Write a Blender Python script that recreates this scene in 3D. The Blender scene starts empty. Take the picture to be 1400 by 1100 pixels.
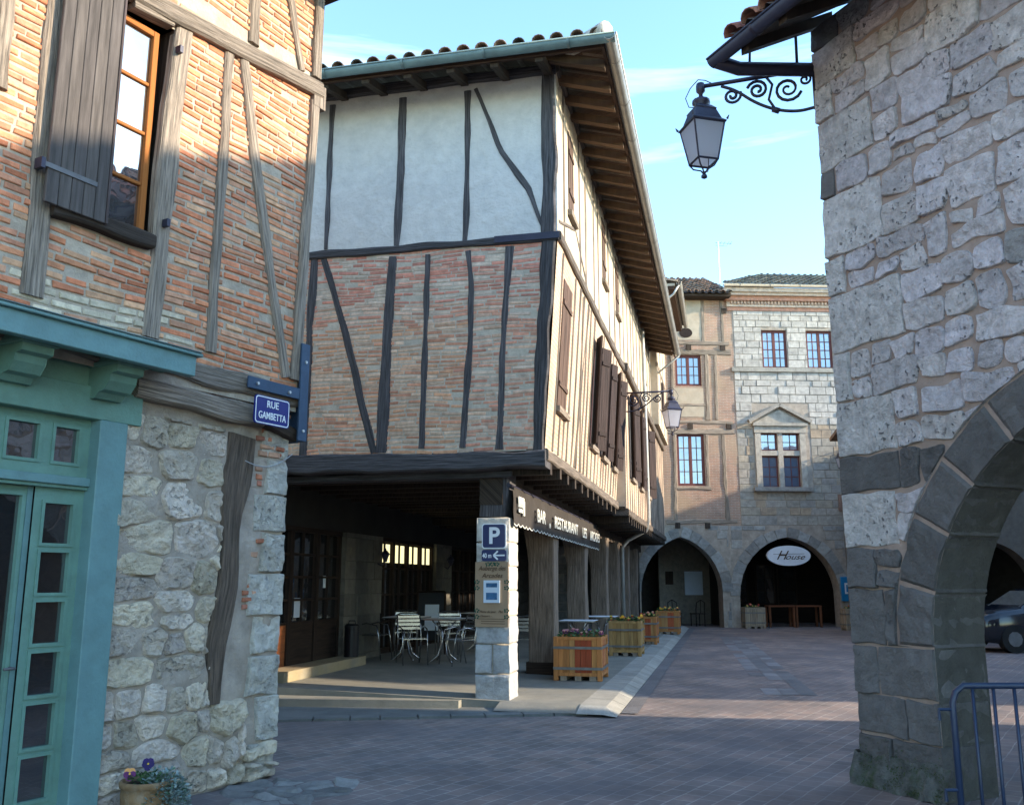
import bpy, bmesh, math, random
from math import sin, cos, pi, radians, sqrt, atan2
from mathutils import Vector, noise, Matrix
random.seed(7)
S = bpy.context.scene
C = S.collection
R_ = random.uniform

# ------------------------------------------------------------------ camera, sky, sun
FP = 1255.0; TH = math.atan(245/1255.0); CAMZ = 1.6
cd = bpy.data.cameras.new('camera'); cam = bpy.data.objects.new('camera', cd); C.objects.link(cam)
cd.sensor_width = 36; cd.lens = 36*FP/1400; cd.clip_start = .05; cd.clip_end = 3000
cam.location = (0, 0, CAMZ); cam.rotation_euler = (pi/2+TH, 0, 0)
S.camera = cam
S.view_settings.view_transform = 'Standard'; S.view_settings.look = 'None'
S.view_settings.exposure = 2.12; S.view_settings.gamma = 1.0
SUN_AZ, SUN_EL = 99.5, 20.0
w = bpy.data.worlds.new("World"); S.world = w; w.use_nodes = True
nt = w.node_tree; nt.nodes.clear()
def wn(t, **k):
    n = nt.nodes.new(t)
    for a, b in k.items(): setattr(n, a, b)
    return n
sky = wn('ShaderNodeTexSky', sky_type='NISHITA', sun_disc=False, sun_elevation=radians(SUN_EL), sun_rotation=radians(SUN_AZ),
         air_density=1.0, dust_density=.35, ozone_density=1.0)
bg = wn('ShaderNodeBackground'); bg.inputs["Strength"].default_value = .145
out = wn('ShaderNodeOutputWorld'); tc = wn('ShaderNodeTexCoord')
mp = wn('ShaderNodeMapping'); mp.inputs['Scale'].default_value = (1.0, .9, 9.0); mp.inputs['Rotation'].default_value = (0, radians(-9), .5)
nz = wn('ShaderNodeTexNoise'); nz.inputs['Scale'].default_value = 1.5; nz.inputs['Detail'].default_value = 9; nz.inputs['Roughness'].default_value = .58
nz.inputs['Distortion'].default_value = .5
cr = wn('ShaderNodeValToRGB'); cr.color_ramp.elements[0].position = .56; cr.color_ramp.elements[1].position = .92
cr.color_ramp.elements[1].color = (.42, .42, .42, 1)
mx = wn('ShaderNodeMixRGB'); mx.inputs[2].default_value = (8.5, 10.2, 11.0, 1)
L = nt.links.new
tn = wn('ShaderNodeMixRGB', blend_type='MULTIPLY'); tn.inputs[0].default_value = 1; tn.inputs[2].default_value = (.80, .98, 1.08, 1); L(sky.outputs[0], tn.inputs[1])
L(tc.outputs['Generated'], mp.inputs['Vector']); L(mp.outputs[0], nz.inputs['Vector']); L(nz.outputs['Fac'], cr.inputs[0])
L(cr.outputs[0], mx.inputs[0]); L(tn.outputs[0], mx.inputs[1]); L(mx.outputs[0], bg.inputs['Color']); L(bg.outputs[0], out.inputs['Surface'])
sl = bpy.data.lights.new('sun', 'SUN'); sl.energy = 2.5; sl.angle = radians(.8); sl.color = (1, .85, .64)
so = bpy.data.objects.new('sun', sl); C.objects.link(so)
sv = Vector((sin(radians(SUN_AZ))*cos(radians(SUN_EL)), cos(radians(SUN_AZ))*cos(radians(SUN_EL)), sin(radians(SUN_EL))))
so.rotation_euler = sv.to_track_quat('Z', 'Y').to_euler(); so.location = (30, 0, 30)

# ------------------------------------------------------------------ helpers
def az(a): a = radians(a); return Vector((sin(a), cos(a), 0))
def ray(x, y):
    a = (x-700)/FP; b = (550-y)/FP
    return Vector((a, cos(TH)-b*sin(TH), b*cos(TH)+sin(TH)))
CP = Vector((0, 0, CAMZ))
def ground(x, y, z=0):
    r = ray(x, y); return CP + r*((z-CAMZ)/r.z)
def nz3(p, s=1.0, seed=0.): return noise.noise(Vector((p[0]*s+seed, p[1]*s-seed*.7, p[2]*s+seed*1.3)))
OFF = {}
class MB:
    def __init__(s): s.v = []; s.f = []; s.m = []; s.t = []; s.uv = []; s.mats = []
    def add(s, vs, fs, mat, tint=(1, 1, 1), uvs=None):
        b = len(s.v); s.v += [tuple(p) for p in vs]
        if mat not in s.mats: s.mats.append(mat)
        mi = s.mats.index(mat)
        for k, f in enumerate(fs):
            s.f.append([b+i for i in f]); s.m.append(mi); s.t.append(tint if not isinstance(tint, list) else tint[k])
            s.uv.append([uvs[i] for i in f] if uvs else None)
    def hexa(s, p, mat, tint=(1, 1, 1), uvs=None):   # p: 8 points bottom ring 4 then top ring 4
        s.add(p, [(3, 2, 1, 0), (4, 5, 6, 7), (0, 1, 5, 4), (1, 2, 6, 5), (2, 3, 7, 6), (3, 0, 4, 7)], mat, tint, uvs)
    def box(s, c, size, mat, rz=0, tint=(1, 1, 1)):
        hx, hy, hz = [q/2 for q in size]; cz, sz = cos(rz), sin(rz)
        ps = [Vector((c[0]+x*cz-y*sz, c[1]+x*sz+y*cz, c[2]+z)) for z in (-hz, hz) for x, y in ((-hx, -hy), (hx, -hy), (hx, hy), (-hx, hy))]
        lx = max(size)
        if size[0] == lx: uv = [(x, y+z) for z in (-hz, hz) for x, y in ((-hx, -hy), (hx, -hy), (hx, hy), (-hx, hy))]
        elif size[1] == lx: uv = [(y, x+z) for z in (-hz, hz) for x, y in ((-hx, -hy), (hx, -hy), (hx, hy), (-hx, hy))]
        else: uv = [(z, x+y) for z in (-hz, hz) for x, y in ((-hx, -hy), (hx, -hy), (hx, hy), (-hx, hy))]
        s.hexa(ps, mat, tint, uv)
    def tube(s, pts, r, mat, seg=6, tint=(1, 1, 1), cap=True):
        pts = [Vector(p) for p in pts]; n = len(pts); rr = r if isinstance(r, (list, tuple)) else [r]*n
        vs = []; up0 = None; ln = 0; uvs = []
        for i, p in enumerate(pts):
            d = (pts[min(i+1, n-1)]-pts[max(i-1, 0)])
            if d.length < 1e-9: d = Vector((0, 0, 1))
            d.normalize()
            if up0 is None: up0 = Vector((0, 0, 1)) if abs(d.z) < .9 else Vector((1, 0, 0))
            a = d.cross(up0)
            if a.length < 1e-4: a = d.cross(Vector((.3, .8, .1)))
            a.normalize(); b = a.cross(d).normalized(); up0 = b
            if i: ln += (p-pts[i-1]).length
            for k in range(seg):
                t = 2*pi*k/seg; vs.append(p+(a*cos(t)+b*sin(t))*rr[i]); uvs.append((ln, k*rr[i]))
        fs = [(i*seg+k, i*seg+(k+1) % seg, (i+1)*seg+(k+1) % seg, (i+1)*seg+k) for i in range(n-1) for k in range(seg)]
        if cap: fs += [tuple(range(seg))[::-1], tuple((n-1)*seg+k for k in range(seg))]
        s.add(vs, fs, mat, tint, uvs)
    def lathe(s, c, prof, mat, seg=16, tint=(1, 1, 1), rot=0, sq=1.0):
        vs = []; n = len(prof)
        for r, z in prof:
            for k in range(seg):
                t = 2*pi*k/seg+rot; vs.append((c[0]+r*cos(t), c[1]+r*sin(t)*sq, c[2]+z))
        fs = [(i*seg+k, i*seg+(k+1) % seg, (i+1)*seg+(k+1) % seg, (i+1)*seg+k) for i in range(n-1) for k in range(seg)]
        fs += [tuple(range(seg))[::-1], tuple((n-1)*seg+k for k in range(seg))]
        s.add(vs, fs, mat, tint)
    def build(s, name, parent=None, smooth=False, label=None, bevel=0, stuff=False):
        me = bpy.data.meshes.new(name)
        off = OFF.get(parent.name, Vector((0, 0, 0))) if parent else Vector((0, 0, 0))
        me.from_pydata([(x-off.x, y-off.y, z-off.z) for x, y, z in s.v], [], s.f)
        for m in s.mats: me.materials.append(m)
        me.polygons.foreach_set('material_index', s.m)
        at = me.attributes.new('tint', 'FLOAT_COLOR', 'CORNER'); uvl = me.uv_layers.new(name='UVMap')
        cols = []; uvv = []
        for p in me.polygons:
            t = s.t[p.index]; u = s.uv[p.index]
            for k in range(p.loop_total):
                cols += [t[0], t[1], t[2], 1.0]; uvv += list(u[k]) if u else [0, 0]
        at.data.foreach_set('color', cols); uvl.data.foreach_set('uv', uvv)
        me.polygons.foreach_set('use_smooth', [smooth]*len(me.polygons))
        me.update(); o = bpy.data.objects.new(name, me); C.objects.link(o)
        if parent: o.parent = parent
        OFF[o.name] = off
        if bevel:
            b = o.modifiers.new('bevel', 'BEVEL'); b.width = bevel; b.segments = 1; b.limit_method = 'ANGLE'
        if label: o['label'] = label
        if stuff: o['kind'] = 'stuff'
        return o
def thing(name, label, cat, loc=(0, 0, 0), group=None):
    o = bpy.data.objects.new(name, None); C.objects.link(o); o.location = loc; o.empty_display_size = .2
    o['label'] = label; o['category'] = cat
    if group: o['group'] = group
    OFF[o.name] = Vector(loc); return o
def tag(o, label, cat, group=None):
    o['label'] = label; o['category'] = cat
    if group: o['group'] = group
    return o
def struct(o): o['kind'] = 'structure'; return o
def copy_tree(o, parent=None):
    c = o.copy(); C.objects.link(c)
    if parent: c.parent = parent
    for ch in list(o.children): copy_tree(ch, c)
    return c

class Fr:   # wall frame: origin, azimuth of u, azimuth of normal, lean table [(v, n)]
    def __init__(s, o, au, an, lean=None): s.o = Vector(o); s.u = az(au); s.n = az(an); s.lean = lean
    def ln(s, v):
        if not s.lean: return 0
        L_ = s.lean
        if v <= L_[0][0]: return L_[0][1]
        for (a, na), (b, nb) in zip(L_, L_[1:]):
            if v <= b: return na+(nb-na)*(v-a)/(b-a)
        return L_[-1][1]
    def P(s, u, v, n=0): return s.o+s.u*u+s.n*(n+s.ln(v))+Vector((0, 0, v))
    def px(s, x, y, n=0):
        r = ray(x, y); k = n
        for _ in range(4):
            o = s.o+s.n*k; t = (o-CP).dot(s.n)/r.dot(s.n); p = CP+r*t; k = n+s.ln(p.z)
        return ((p-s.o).dot(s.u), p.z)
    def box(s, mb, u0, u1, v0, v1, n0, n1, mat, tint=(1, 1, 1), along=None):
        ps = []; uvs = []
        long_u = (abs(u1-u0) > abs(v1-v0)) if along is None else along == 'u'
        o = R_(0, 50)
        for v in (v0, v1):
            for u, n in ((u0, n0), (u1, n0), (u1, n1), (u0, n1)):
                ps.append(s.P(u, v, n)); uvs.append((u+o, v+n+o) if long_u else (v+o, u+n+o))
        mb.hexa(ps, mat, tint, uvs)

# ------------------------------------------------------------------ materials
def M(name, col, rough=.85, var=.25, vs=6., bump=.3, bs=30., metal=0, tint=False, uv=False, sc=(1, 1, 1), det=8, dark=None, dscale=2., damt=.4, spec=.3, bdist=.02, pits=0):
    m = bpy.data.materials.new(name); m.use_nodes = True; t = m.node_tree; N = t.nodes; Lk = t.links.new
    b = N['Principled BSDF']; b.inputs['Roughness'].default_value = rough; b.inputs['Metallic'].default_value = metal
    b.inputs['Specular IOR Level'].default_value = spec
    co = N.new('ShaderNodeTexCoord'); mp = N.new('ShaderNodeMapping'); mp.inputs['Scale'].default_value = sc
    Lk(co.outputs['UV' if uv else 'Object'], mp.inputs['Vector'])
    n1 = N.new('ShaderNodeTexNoise'); n1.inputs['Scale'].default_value = vs; n1.inputs['Detail'].default_value = det; n1.inputs['Roughness'].default_value = .62
    Lk(mp.outputs[0], n1.inputs['Vector'])
    mr = N.new('ShaderNodeMapRange'); mr.inputs[1].default_value = .3; mr.inputs[2].default_value = .7
    mr.inputs[3].default_value = 1-var; mr.inputs[4].default_value = 1+var; Lk(n1.outputs['Fac'], mr.inputs[0])
    base = N.new('ShaderNodeRGB'); base.outputs[0].default_value = (*col, 1); last = base.outputs[0]
    if tint:
        a = N.new('ShaderNodeAttribute'); a.attribute_name = 'tint'
        q = N.new('ShaderNodeMixRGB'); q.blend_type = 'MULTIPLY'; q.inputs[0].default_value = 1; Lk(last, q.inputs[1]); Lk(a.outputs['Color'], q.inputs[2]); last = q.outputs[0]
    q = N.new('ShaderNodeVectorMath'); q.operation = 'SCALE'; Lk(last, q.inputs[0]); Lk(mr.outputs[0], q.inputs['Scale']); last = q.outputs[0]
    if dark:
        n2 = N.new('ShaderNodeTexNoise'); n2.inputs['Scale'].default_value = dscale; n2.inputs['Detail'].default_value = 6; n2.inputs['Roughness'].default_value = .7
        Lk(mp.outputs[0], n2.inputs['Vector']); r2 = N.new('ShaderNodeMapRange'); r2.inputs[1].default_value = .48; r2.inputs[2].default_value = .68; r2.inputs[4].default_value = damt
        Lk(n2.outputs['Fac'], r2.inputs[0]); q = N.new('ShaderNodeMixRGB'); Lk(r2.outputs[0], q.inputs[0]); Lk(last, q.inputs[1]); q.inputs[2].default_value = (*dark, 1); last = q.outputs[0]
    hgt = None
    if bump:
        n3 = N.new('ShaderNodeTexNoise'); n3.inputs['Scale'].default_value = bs; n3.inputs['Detail'].default_value = 8; n3.inputs['Roughness'].default_value = .65
        Lk(mp.outputs[0], n3.inputs['Vector']); hgt = n3.outputs['Fac']
    if pits:
        n4 = N.new('ShaderNodeTexNoise'); n4.inputs['Scale'].default_value = 26; n4.inputs['Detail'].default_value = 5; Lk(mp.outputs[0], n4.inputs['Vector'])
        r4 = N.new('ShaderNodeMapRange'); r4.inputs[1].default_value = .60; r4.inputs[2].default_value = .68; Lk(n4.outputs['Fac'], r4.inputs[0])
        n5 = N.new('ShaderNodeTexNoise'); n5.inputs['Scale'].default_value = 3.; Lk(mp.outputs[0], n5.inputs['Vector'])
        r5 = N.new('ShaderNodeMapRange'); r5.inputs[1].default_value = .45; r5.inputs[2].default_value = .6; Lk(n5.outputs['Fac'], r5.inputs[0])
        mm = N.new('ShaderNodeMath'); mm.operation = 'MULTIPLY'; Lk(r4.outputs[0], mm.inputs[0]); Lk(r5.outputs[0], mm.inputs[1])
        m3 = N.new('ShaderNodeMath'); m3.operation = 'MULTIPLY'; m3.inputs[1].default_value = pits; Lk(mm.outputs[0], m3.inputs[0])
        q = N.new('ShaderNodeMixRGB'); Lk(m3.outputs[0], q.inputs[0]); Lk(last, q.inputs[1]); q.inputs[2].default_value = (.10, .09, .09, 1); last = q.outputs[0]
        m2 = N.new('ShaderNodeMath'); m2.operation = 'SUBTRACT'; Lk(hgt, m2.inputs[0]); Lk(mm.outputs[0], m2.inputs[1]); hgt = m2.outputs[0]
    Lk(last, b.inputs['Base Color'])
    if hgt:
        bp = N.new('ShaderNodeBump'); bp.inputs['Strength'].default_value = bump; bp.inputs['Distance'].default_value = bdist
        Lk(hgt, bp.inputs['Height']); Lk(bp.outputs[0], b.inputs['Normal'])
    return m
def MT(name, col, **k):   # weathered timber, grain along the first uv axis
    d = dict(uv=True, sc=(1.2, 26, 1), vs=1.6, var=.5, bump=.9, bs=1.3, dark=(col[0]*.25, col[1]*.25, col[2]*.25), dscale=1.1, damt=.75, bdist=.012, tint=True); d.update(k)
    return M(name, col, **d)
def glass(name, refl=.35, col=(.012, .014, .016), fb=1.0):
    m = bpy.data.materials.new(name); m.use_nodes = True; t = m.node_tree; N = t.nodes; Lk = t.links.new
    b = N['Principled BSDF']; b.inputs['Base Color'].default_value = (*col, 1); b.inputs['Roughness'].default_value = .25
    g = N.new('ShaderNodeBsdfGlossy'); g.inputs['Roughness'].default_value = .015; g.inputs['Color'].default_value = (.95, .97, 1, 1)
    lw = N.new('ShaderNodeFresnel'); lw.inputs['IOR'].default_value = 1.5
    a = N.new('ShaderNodeMath'); a.operation = 'ADD'; a.inputs[1].default_value = refl; a.use_clamp = True; Lk(lw.outputs[0], a.inputs[0])
    n = N.new('ShaderNodeTexNoise'); n.inputs['Scale'].default_value = 2.5; co = N.new('ShaderNodeTexCoord'); Lk(co.outputs['Object'], n.inputs['Vector'])
    bp = N.new('ShaderNodeBump'); bp.inputs['Strength'].default_value = .10; bp.inputs['Distance'].default_value = .05; Lk(n.outputs['Fac'], bp.inputs['Height']); Lk(bp.outputs[0], g.inputs['Normal'])
    mx = N.new('ShaderNodeMixShader'); Lk(a.outputs[0], mx.inputs[0]); Lk(b.outputs[0], mx.inputs[1]); Lk(g.outputs[0], mx.inputs[2])
    Lk(mx.outputs[0], N['Material Output'].inputs['Surface']); return m
def brickmat(name, c1, c2, mortar, bw, rh, ms, axes='xz', rotz=0, bump=.5, var=.3, off=.5, msmooth=.3, dark=None, wave=.03, rough=.9):
    m = bpy.data.materials.new(name); m.use_nodes = True; t = m.node_tree; N = t.nodes; Lk = t.links.new
    b = N['Principled BSDF']; b.inputs['Roughness'].default_value = rough; b.inputs['Specular IOR Level'].default_value = .25
    co = N.new('ShaderNodeTexCoord'); mp = N.new('ShaderNodeMapping')
    if axes == 'uv': Lk(co.outputs['UV'], mp.inputs['Vector'])
    else: Lk(co.outputs['Object'], mp.inputs['Vector'])
    mp.inputs['Rotation'].default_value = (0, 0, rotz)
    nw = N.new('ShaderNodeTexNoise'); nw.inputs['Scale'].default_value = 3.; Lk(mp.outputs[0], nw.inputs['Vector'])
    s1 = N.new('ShaderNodeVectorMath'); s1.operation = 'SUBTRACT'; Lk(nw.outputs['Color'], s1.inputs[0]); s1.inputs[1].default_value = (.5, .5, .5)
    s2 = N.new('ShaderNodeVectorMath'); s2.operation = 'SCALE'; Lk(s1.outputs[0], s2.inputs[0]); s2.inputs['Scale'].default_value = wave
    s3 = N.new('ShaderNodeVectorMath'); s3.operation = 'ADD'; Lk(mp.outputs[0], s3.inputs[0]); Lk(s2.outputs[0], s3.inputs[1])
    br = N.new('ShaderNodeTexBrick'); br.inputs['Color1'].default_value = (*c1, 1); br.inputs['Color2'].default_value = (*c2, 1); br.inputs['Mortar'].default_value = (*mortar, 1)
    br.inputs['Scale'].default_value = 1; br.inputs['Brick Width'].default_value = bw; br.inputs['Row Height'].default_value = rh; br.inputs['Mortar Size'].default_value = ms
    br.inputs['Mortar Smooth'].default_value = msmooth; br.offset = off; br.inputs['Bias'].default_value = 0
    Lk(s3.outputs[0], br.inputs['Vector'])
    n1 = N.new('ShaderNodeTexNoise'); n1.inputs['Scale'].default_value = 1.3; n1.inputs['Detail'].default_value = 10; n1.inputs['Roughness'].default_value = .7; Lk(mp.outputs[0], n1.inputs['Vector'])
    mr = N.new('ShaderNodeMapRange'); mr.inputs[1].default_value = .3; mr.inputs[2].default_value = .7; mr.inputs[3].default_value = 1-var; mr.inputs[4].default_value = 1+var; Lk(n1.outputs['Fac'], mr.inputs[0])
    q = N.new('ShaderNodeVectorMath'); q.operation = 'SCALE'; Lk(br.outputs['Color'], q.inputs[0]); Lk(mr.outputs[0], q.inputs['Scale']); last = q.outputs[0]
    if dark:
        n2 = N.new('ShaderNodeTexNoise'); n2.inputs['Scale'].default_value = .7; n2.inputs['Detail'].default_value = 7; Lk(mp.outputs[0], n2.inputs['Vector'])
        r2 = N.new('ShaderNodeMapRange'); r2.inputs[1].default_value = .45; r2.inputs[2].default_value = .65; r2.inputs[4].default_value = .65; Lk(n2.outputs['Fac'], r2.inputs[0])
        q2 = N.new('ShaderNodeMixRGB'); Lk(r2.outputs[0], q2.inputs[0]); Lk(last, q2.inputs[1]); q2.inputs[2].default_value = (*dark, 1); last = q2.outputs[0]
    Lk(last, b.inputs['Base Color'])
    n3 = N.new('ShaderNodeTexNoise'); n3.inputs['Scale'].default_value = 35; n3.inputs['Detail'].default_value = 6; Lk(mp.outputs[0], n3.inputs['Vector'])
    ad = N.new('ShaderNodeMath'); ad.operation = 'SUBTRACT'; Lk(n3.outputs['Fac'], ad.inputs[0]); Lk(br.outputs['Fac'], ad.inputs[1])
    bp = N.new('ShaderNodeBump'); bp.inputs['Strength'].default_value = bump; bp.inputs['Distance'].default_value = .01; Lk(ad.outputs[0], bp.inputs['Height']); Lk(bp.outputs[0], b.inputs['Normal'])
    return m
def emis(name, col, s):
    m = bpy.data.materials.new(name); m.use_nodes = True; b = m.node_tree.nodes['Principled BSDF']
    b.inputs['Base Color'].default_value = (*col, 1); b.inputs['Emission Color'].default_value = (*col, 1); b.inputs['Emission Strength'].default_value = s; return m

m_brick = M('terracotta_brick', (1, 1, 1), tint=True, var=.28, vs=14, bump=.7, bs=45, bdist=.01)
m_mortar = M('buff_lime_mortar', (.42, .35, .27), var=.22, vs=7, bump=.9, bs=28, bdist=.015)
m_mortar_grey = M('pale_lime_mortar', (.49, .43, .35), var=.22, vs=7, bump=.9, bs=28, bdist=.012)
m_stone = M('rough_limestone', (1, 1, 1), tint=True, var=.30, vs=12, bump=1., bs=26, bdist=.07, dark=(.22, .20, .17), dscale=6, damt=.5, pits=.35)
m_stone_pit = M('pitted_limestone', (1, 1, 1), tint=True, var=.26, vs=12, bump=1., bs=26, bdist=.05, dark=(.24, .22, .215), dscale=7, damt=.45, pits=.8)
m_dress = M('dressed_stone', (1, 1, 1), tint=True, var=.22, vs=7, bump=.9, bs=30, bdist=.025, dark=(.12, .11, .105), dscale=3.6, damt=.4)
m_foot = M('mossy_foot_stone', (.13, .13, .12), var=.4, vs=9, bump=1., bs=28, bdist=.05, dark=(.055, .085, .03), dscale=5, damt=.9)
m_mortar_pink = M('pink_buff_mortar', (.33, .25, .21), var=.2, vs=6, bump=.9, bs=26, bdist=.015)
m_mortar_lm = M('grey_buff_mortar', (.36, .305, .25), var=.25, vs=5, bump=.9, bs=24, bdist=.02)
m_timber_p = MT('split_brown_post', (.13, .095, .07), sc=(1.5, 20, 1), bump=1., bdist=.05, dscale=2., damt=.9)
m_timber_f2 = MT('sunlit_stud_oak', (.13, .105, .085))
m_timber = MT('weathered_grey_oak', (.28, .228, .18), sc=(1.5, 34, 1), dscale=2.0, damt=.9, vs=1.5, bump=1., bdist=.03, det=10)
m_timber_d = MT('dark_stained_oak', (.085, .080, .085), sc=(1.5, 34, 1), var=.7, bump=1., bdist=.03, det=10)
m_timber_b = MT('brown_oak', (.055, .040, .030))  # lowered so the arcade's shade sits in the wood colour
m_rafter = MT('rafter_wood', (.115, .07, .042))
m_board = MT('eave_board', (.06, .033, .022))
m_plaster = M('white_plaster', (.62, .60, .57), var=.08, vs=7, bump=.8, bs=7, bdist=.05, dark=(.45, .45, .44), dscale=2.6, damt=.5)
m_cream = M('cream_plaster', (.46, .39, .30), var=.14, vs=3, bump=.5, bs=14, bdist=.01, dark=(.42, .30, .20), dscale=2.5, damt=.5)
m_green = M('sage_green_paint', (.135, .255, .205), rough=.55, var=.12, vs=5, bump=.25, bs=40, spec=.4, dark=(.10, .16, .12), dscale=7, damt=.35)
m_green2 = M('blue_green_paint', (.135, .25, .25), rough=.55, var=.12, vs=5, bump=.25, bs=40, spec=.4, dark=(.10, .17, .165), dscale=7, damt=.35)
m_shut = MT('grey_brown_shutter', (.095, .082, .075), sc=(1, 14, 1), bump=.5, dark=(.05, .043, .04), damt=.5)
m_shut3 = MT('faded_brown_shutter', (.105, .065, .047), sc=(1, 14, 1), bump=.4)
m_shut2 = MT('red_brown_shutter', (.038, .024, .022), sc=(1, 14, 1), bump=.4)
m_sill = MT('pale_varnish', (.36, .125, .03), var=.2, bump=.1, dark=(.22, .10, .03), damt=.4)
m_frame_red = M('oxblood_window_paint', (.13, .04, .035), rough=.55, var=.12)
m_dkwood = MT('varnished_dark_wood', (.030, .018, .012), bump=.2, sc=(1, 10, 1))  # lowered too, arcade shade put into the door wood
m_orange = MT('orange_varnish_wood', (.26, .085, .028), bump=.2, sc=(1, 10, 1), var=.25, dark=(.16, .05, .02), damt=.4)
m_glass = glass('window_glass', .34)
m_glass_sky = glass('far_window_glass', .20, col=(.09, .13, .20))
m_glass_shop = glass('shopfront_glass', .16)
m_glass_d = glass('shop_glass', .06)
m_zinc = M('zinc_gutter', (.16, .235, .245), rough=.5, var=.22, vs=5, bump=.12, bs=20, metal=.35, spec=.5)
m_zinc_l = M('pale_zinc', (.36, .36, .34), rough=.45, var=.15, vs=5, bump=.1, metal=.4, spec=.5)
m_band = M('weathered_zinc_band', (.17, .165, .155), rough=.6, var=.25, vs=8, bump=.1, metal=.2)
m_iron = M('blue_black_iron', (.028, .027, .05), rough=.45, var=.2, vs=8, bump=.1, metal=.2, spec=.5)
m_ironb = M('blue_painted_iron', (.035, .065, .115), rough=.5, var=.15, vs=8, bump=.1)
m_iron2 = M('grey_iron', (.12, .12, .125), rough=.5, bump=.1)
m_bolt = M('pale_bolt', (.45, .45, .45), rough=.4, metal=.5)
m_barrier = M('blue_barrier_paint', (.014, .028, .066), rough=.4, var=.25, vs=6, bump=.1, spec=.5)
m_tile = M('canal_tile', (1, 1, 1), tint=True, var=.35, vs=7, bump=.6, bs=30, dark=(.05, .05, .045), dscale=4, damt=.7)
m_alu = M('brushed_aluminium', (.45, .46, .48), rough=.25, metal=1, var=.08, bump=0, spec=.5)
m_black = M('black_plastic', (.012, .012, .014), rough=.4, var=.1, bump=0)
m_dark = M('dark_interior', (.03, .025, .02), var=.3)  # near-black, stands in for shade inside rooms and arches
m_int = M('interior_wall', (.032, .028, .024), var=.3, vs=2)  # near-black, interior shade put into the wall colour
m_soil = M('potting_soil', (.04, .03, .02), bump=1., bs=40)
m_conc = M('worn_concrete', (.22, .205, .17), var=.18, vs=2.2, bump=.4, bs=35, dark=(.15, .15, .14), dscale=1.3, damt=.6)
m_apron = M('grey_apron_concrete', (.15, .155, .15), var=.18, vs=2.5, bump=.4, bs=35, dark=(.09, .10, .10), dscale=1.6, damt=.6)
m_kerb = M('pale_kerb_stone', (.31, .30, .27), var=.18, vs=3, bump=.4, bs=30, tint=True, dark=(.2, .2, .19), dscale=2, damt=.5)
m_blue_st = M('blue_grey_slab', (.15, .145, .15), var=.2, vs=3, bump=.4, bs=30, tint=True)
m_blue = M('enamel_blue', (.008, .016, .16), rough=.25, var=.08, vs=6, bump=0, spec=.5)
m_navy = M('sign_navy', (.012, .022, .10), rough=.3, var=.05, bump=0, spec=.5)
m_white = M('white_enamel', (.75, .77, .80), rough=.4, var=.05, bump=0, spec=.5)
m_leaf = M('dark_leaf', (.05, .10, .035), var=.4, vs=20, bump=0, tint=True, rough=.6)
m_petal = M('petal', (1, 1, 1), var=.2, vs=30, bump=0, tint=True, rough=.6)
m_terra = M('weathered_terracotta', (.25, .15, .075), var=.3, vs=10, bump=.5, bs=40, dark=(.30, .26, .20), dscale=9, damt=.6)
m_cloth = M('faded_brown_canvas', (.038, .032, .028), var=.12, vs=4, bump=.2, bs=60, dark=(.05, .045, .045), dscale=2, damt=.4)
m_let = M('cream_lettering', (.62, .62, .57), var=.1, bump=0)
m_cork = M('tan_menu_board', (.33, .225, .14), var=.08, vs=5, bump=.1)
m_ink = M('brown_ink', (.07, .035, .02), var=.1, bump=0)
m_holly = M('dark_green_paint', (.01, .07, .045), var=.1, bump=0)
m_paper = M('paper', (.55, .62, .70), var=.05, bump=0)
m_pic = M('print_blue', (.05, .13, .25), var=.6, vs=12, bump=0)
m_car = M('black_car_paint', (.010, .012, .018), rough=.12, var=.05, bump=0, spec=.6)
m_rubber = M('tyre_rubber', (.015, .015, .015), rough=.8)
m_cyan = M('cyan_sign_plastic', (.02, .20, .42), rough=.35, bump=0, var=.05)
m_pane_glow = emis('daylight_glow', (.95, .86, .45), .35)  # painted glow, stands in for daylight coming through the panes
def frosted():
    m = bpy.data.materials.new('frosted_lamp_glass'); m.use_nodes = True; t = m.node_tree; N = t.nodes
    d = N.new('ShaderNodeBsdfTranslucent'); d.inputs['Color'].default_value = (.85, .85, .9, 1)
    b = N['Principled BSDF']; b.inputs['Base Color'].default_value = (.5, .5, .55, 1); b.inputs['Roughness'].default_value = .3
    mx = N.new('ShaderNodeMixShader'); mx.inputs[0].default_value = .5; t.links.new(b.outputs[0], mx.inputs[1]); t.links.new(d.outputs[0], mx.inputs[2])
    t.links.new(mx.outputs[0], N['Material Output'].inputs['Surface']); return m
m_frost = frosted()
m_brick_far = brickmat('far_thin_brick', (.40, .22, .15), (.31, .20, .15), (.40, .33, .27), .26, .062, .012, 'uv', wave=.02, dark=(.42, .31, .21))
m_brick_f2 = brickmat('sunlit_thin_brick', (.46, .30, .22), (.42, .28, .19), (.46, .38, .29), .26, .062, .014, 'uv', wave=.02, dark=(.46, .38, .28))
m_pave = brickmat('sett_paving', (.235, .175, .150), (.165, .138, .130), (.30, .265, .24), .205, .155, .008, 'xy', rotz=radians(-56), var=.38, bump=.35, dark=(.125, .113, .118), wave=.03, off=.5, msmooth=.6)

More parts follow.
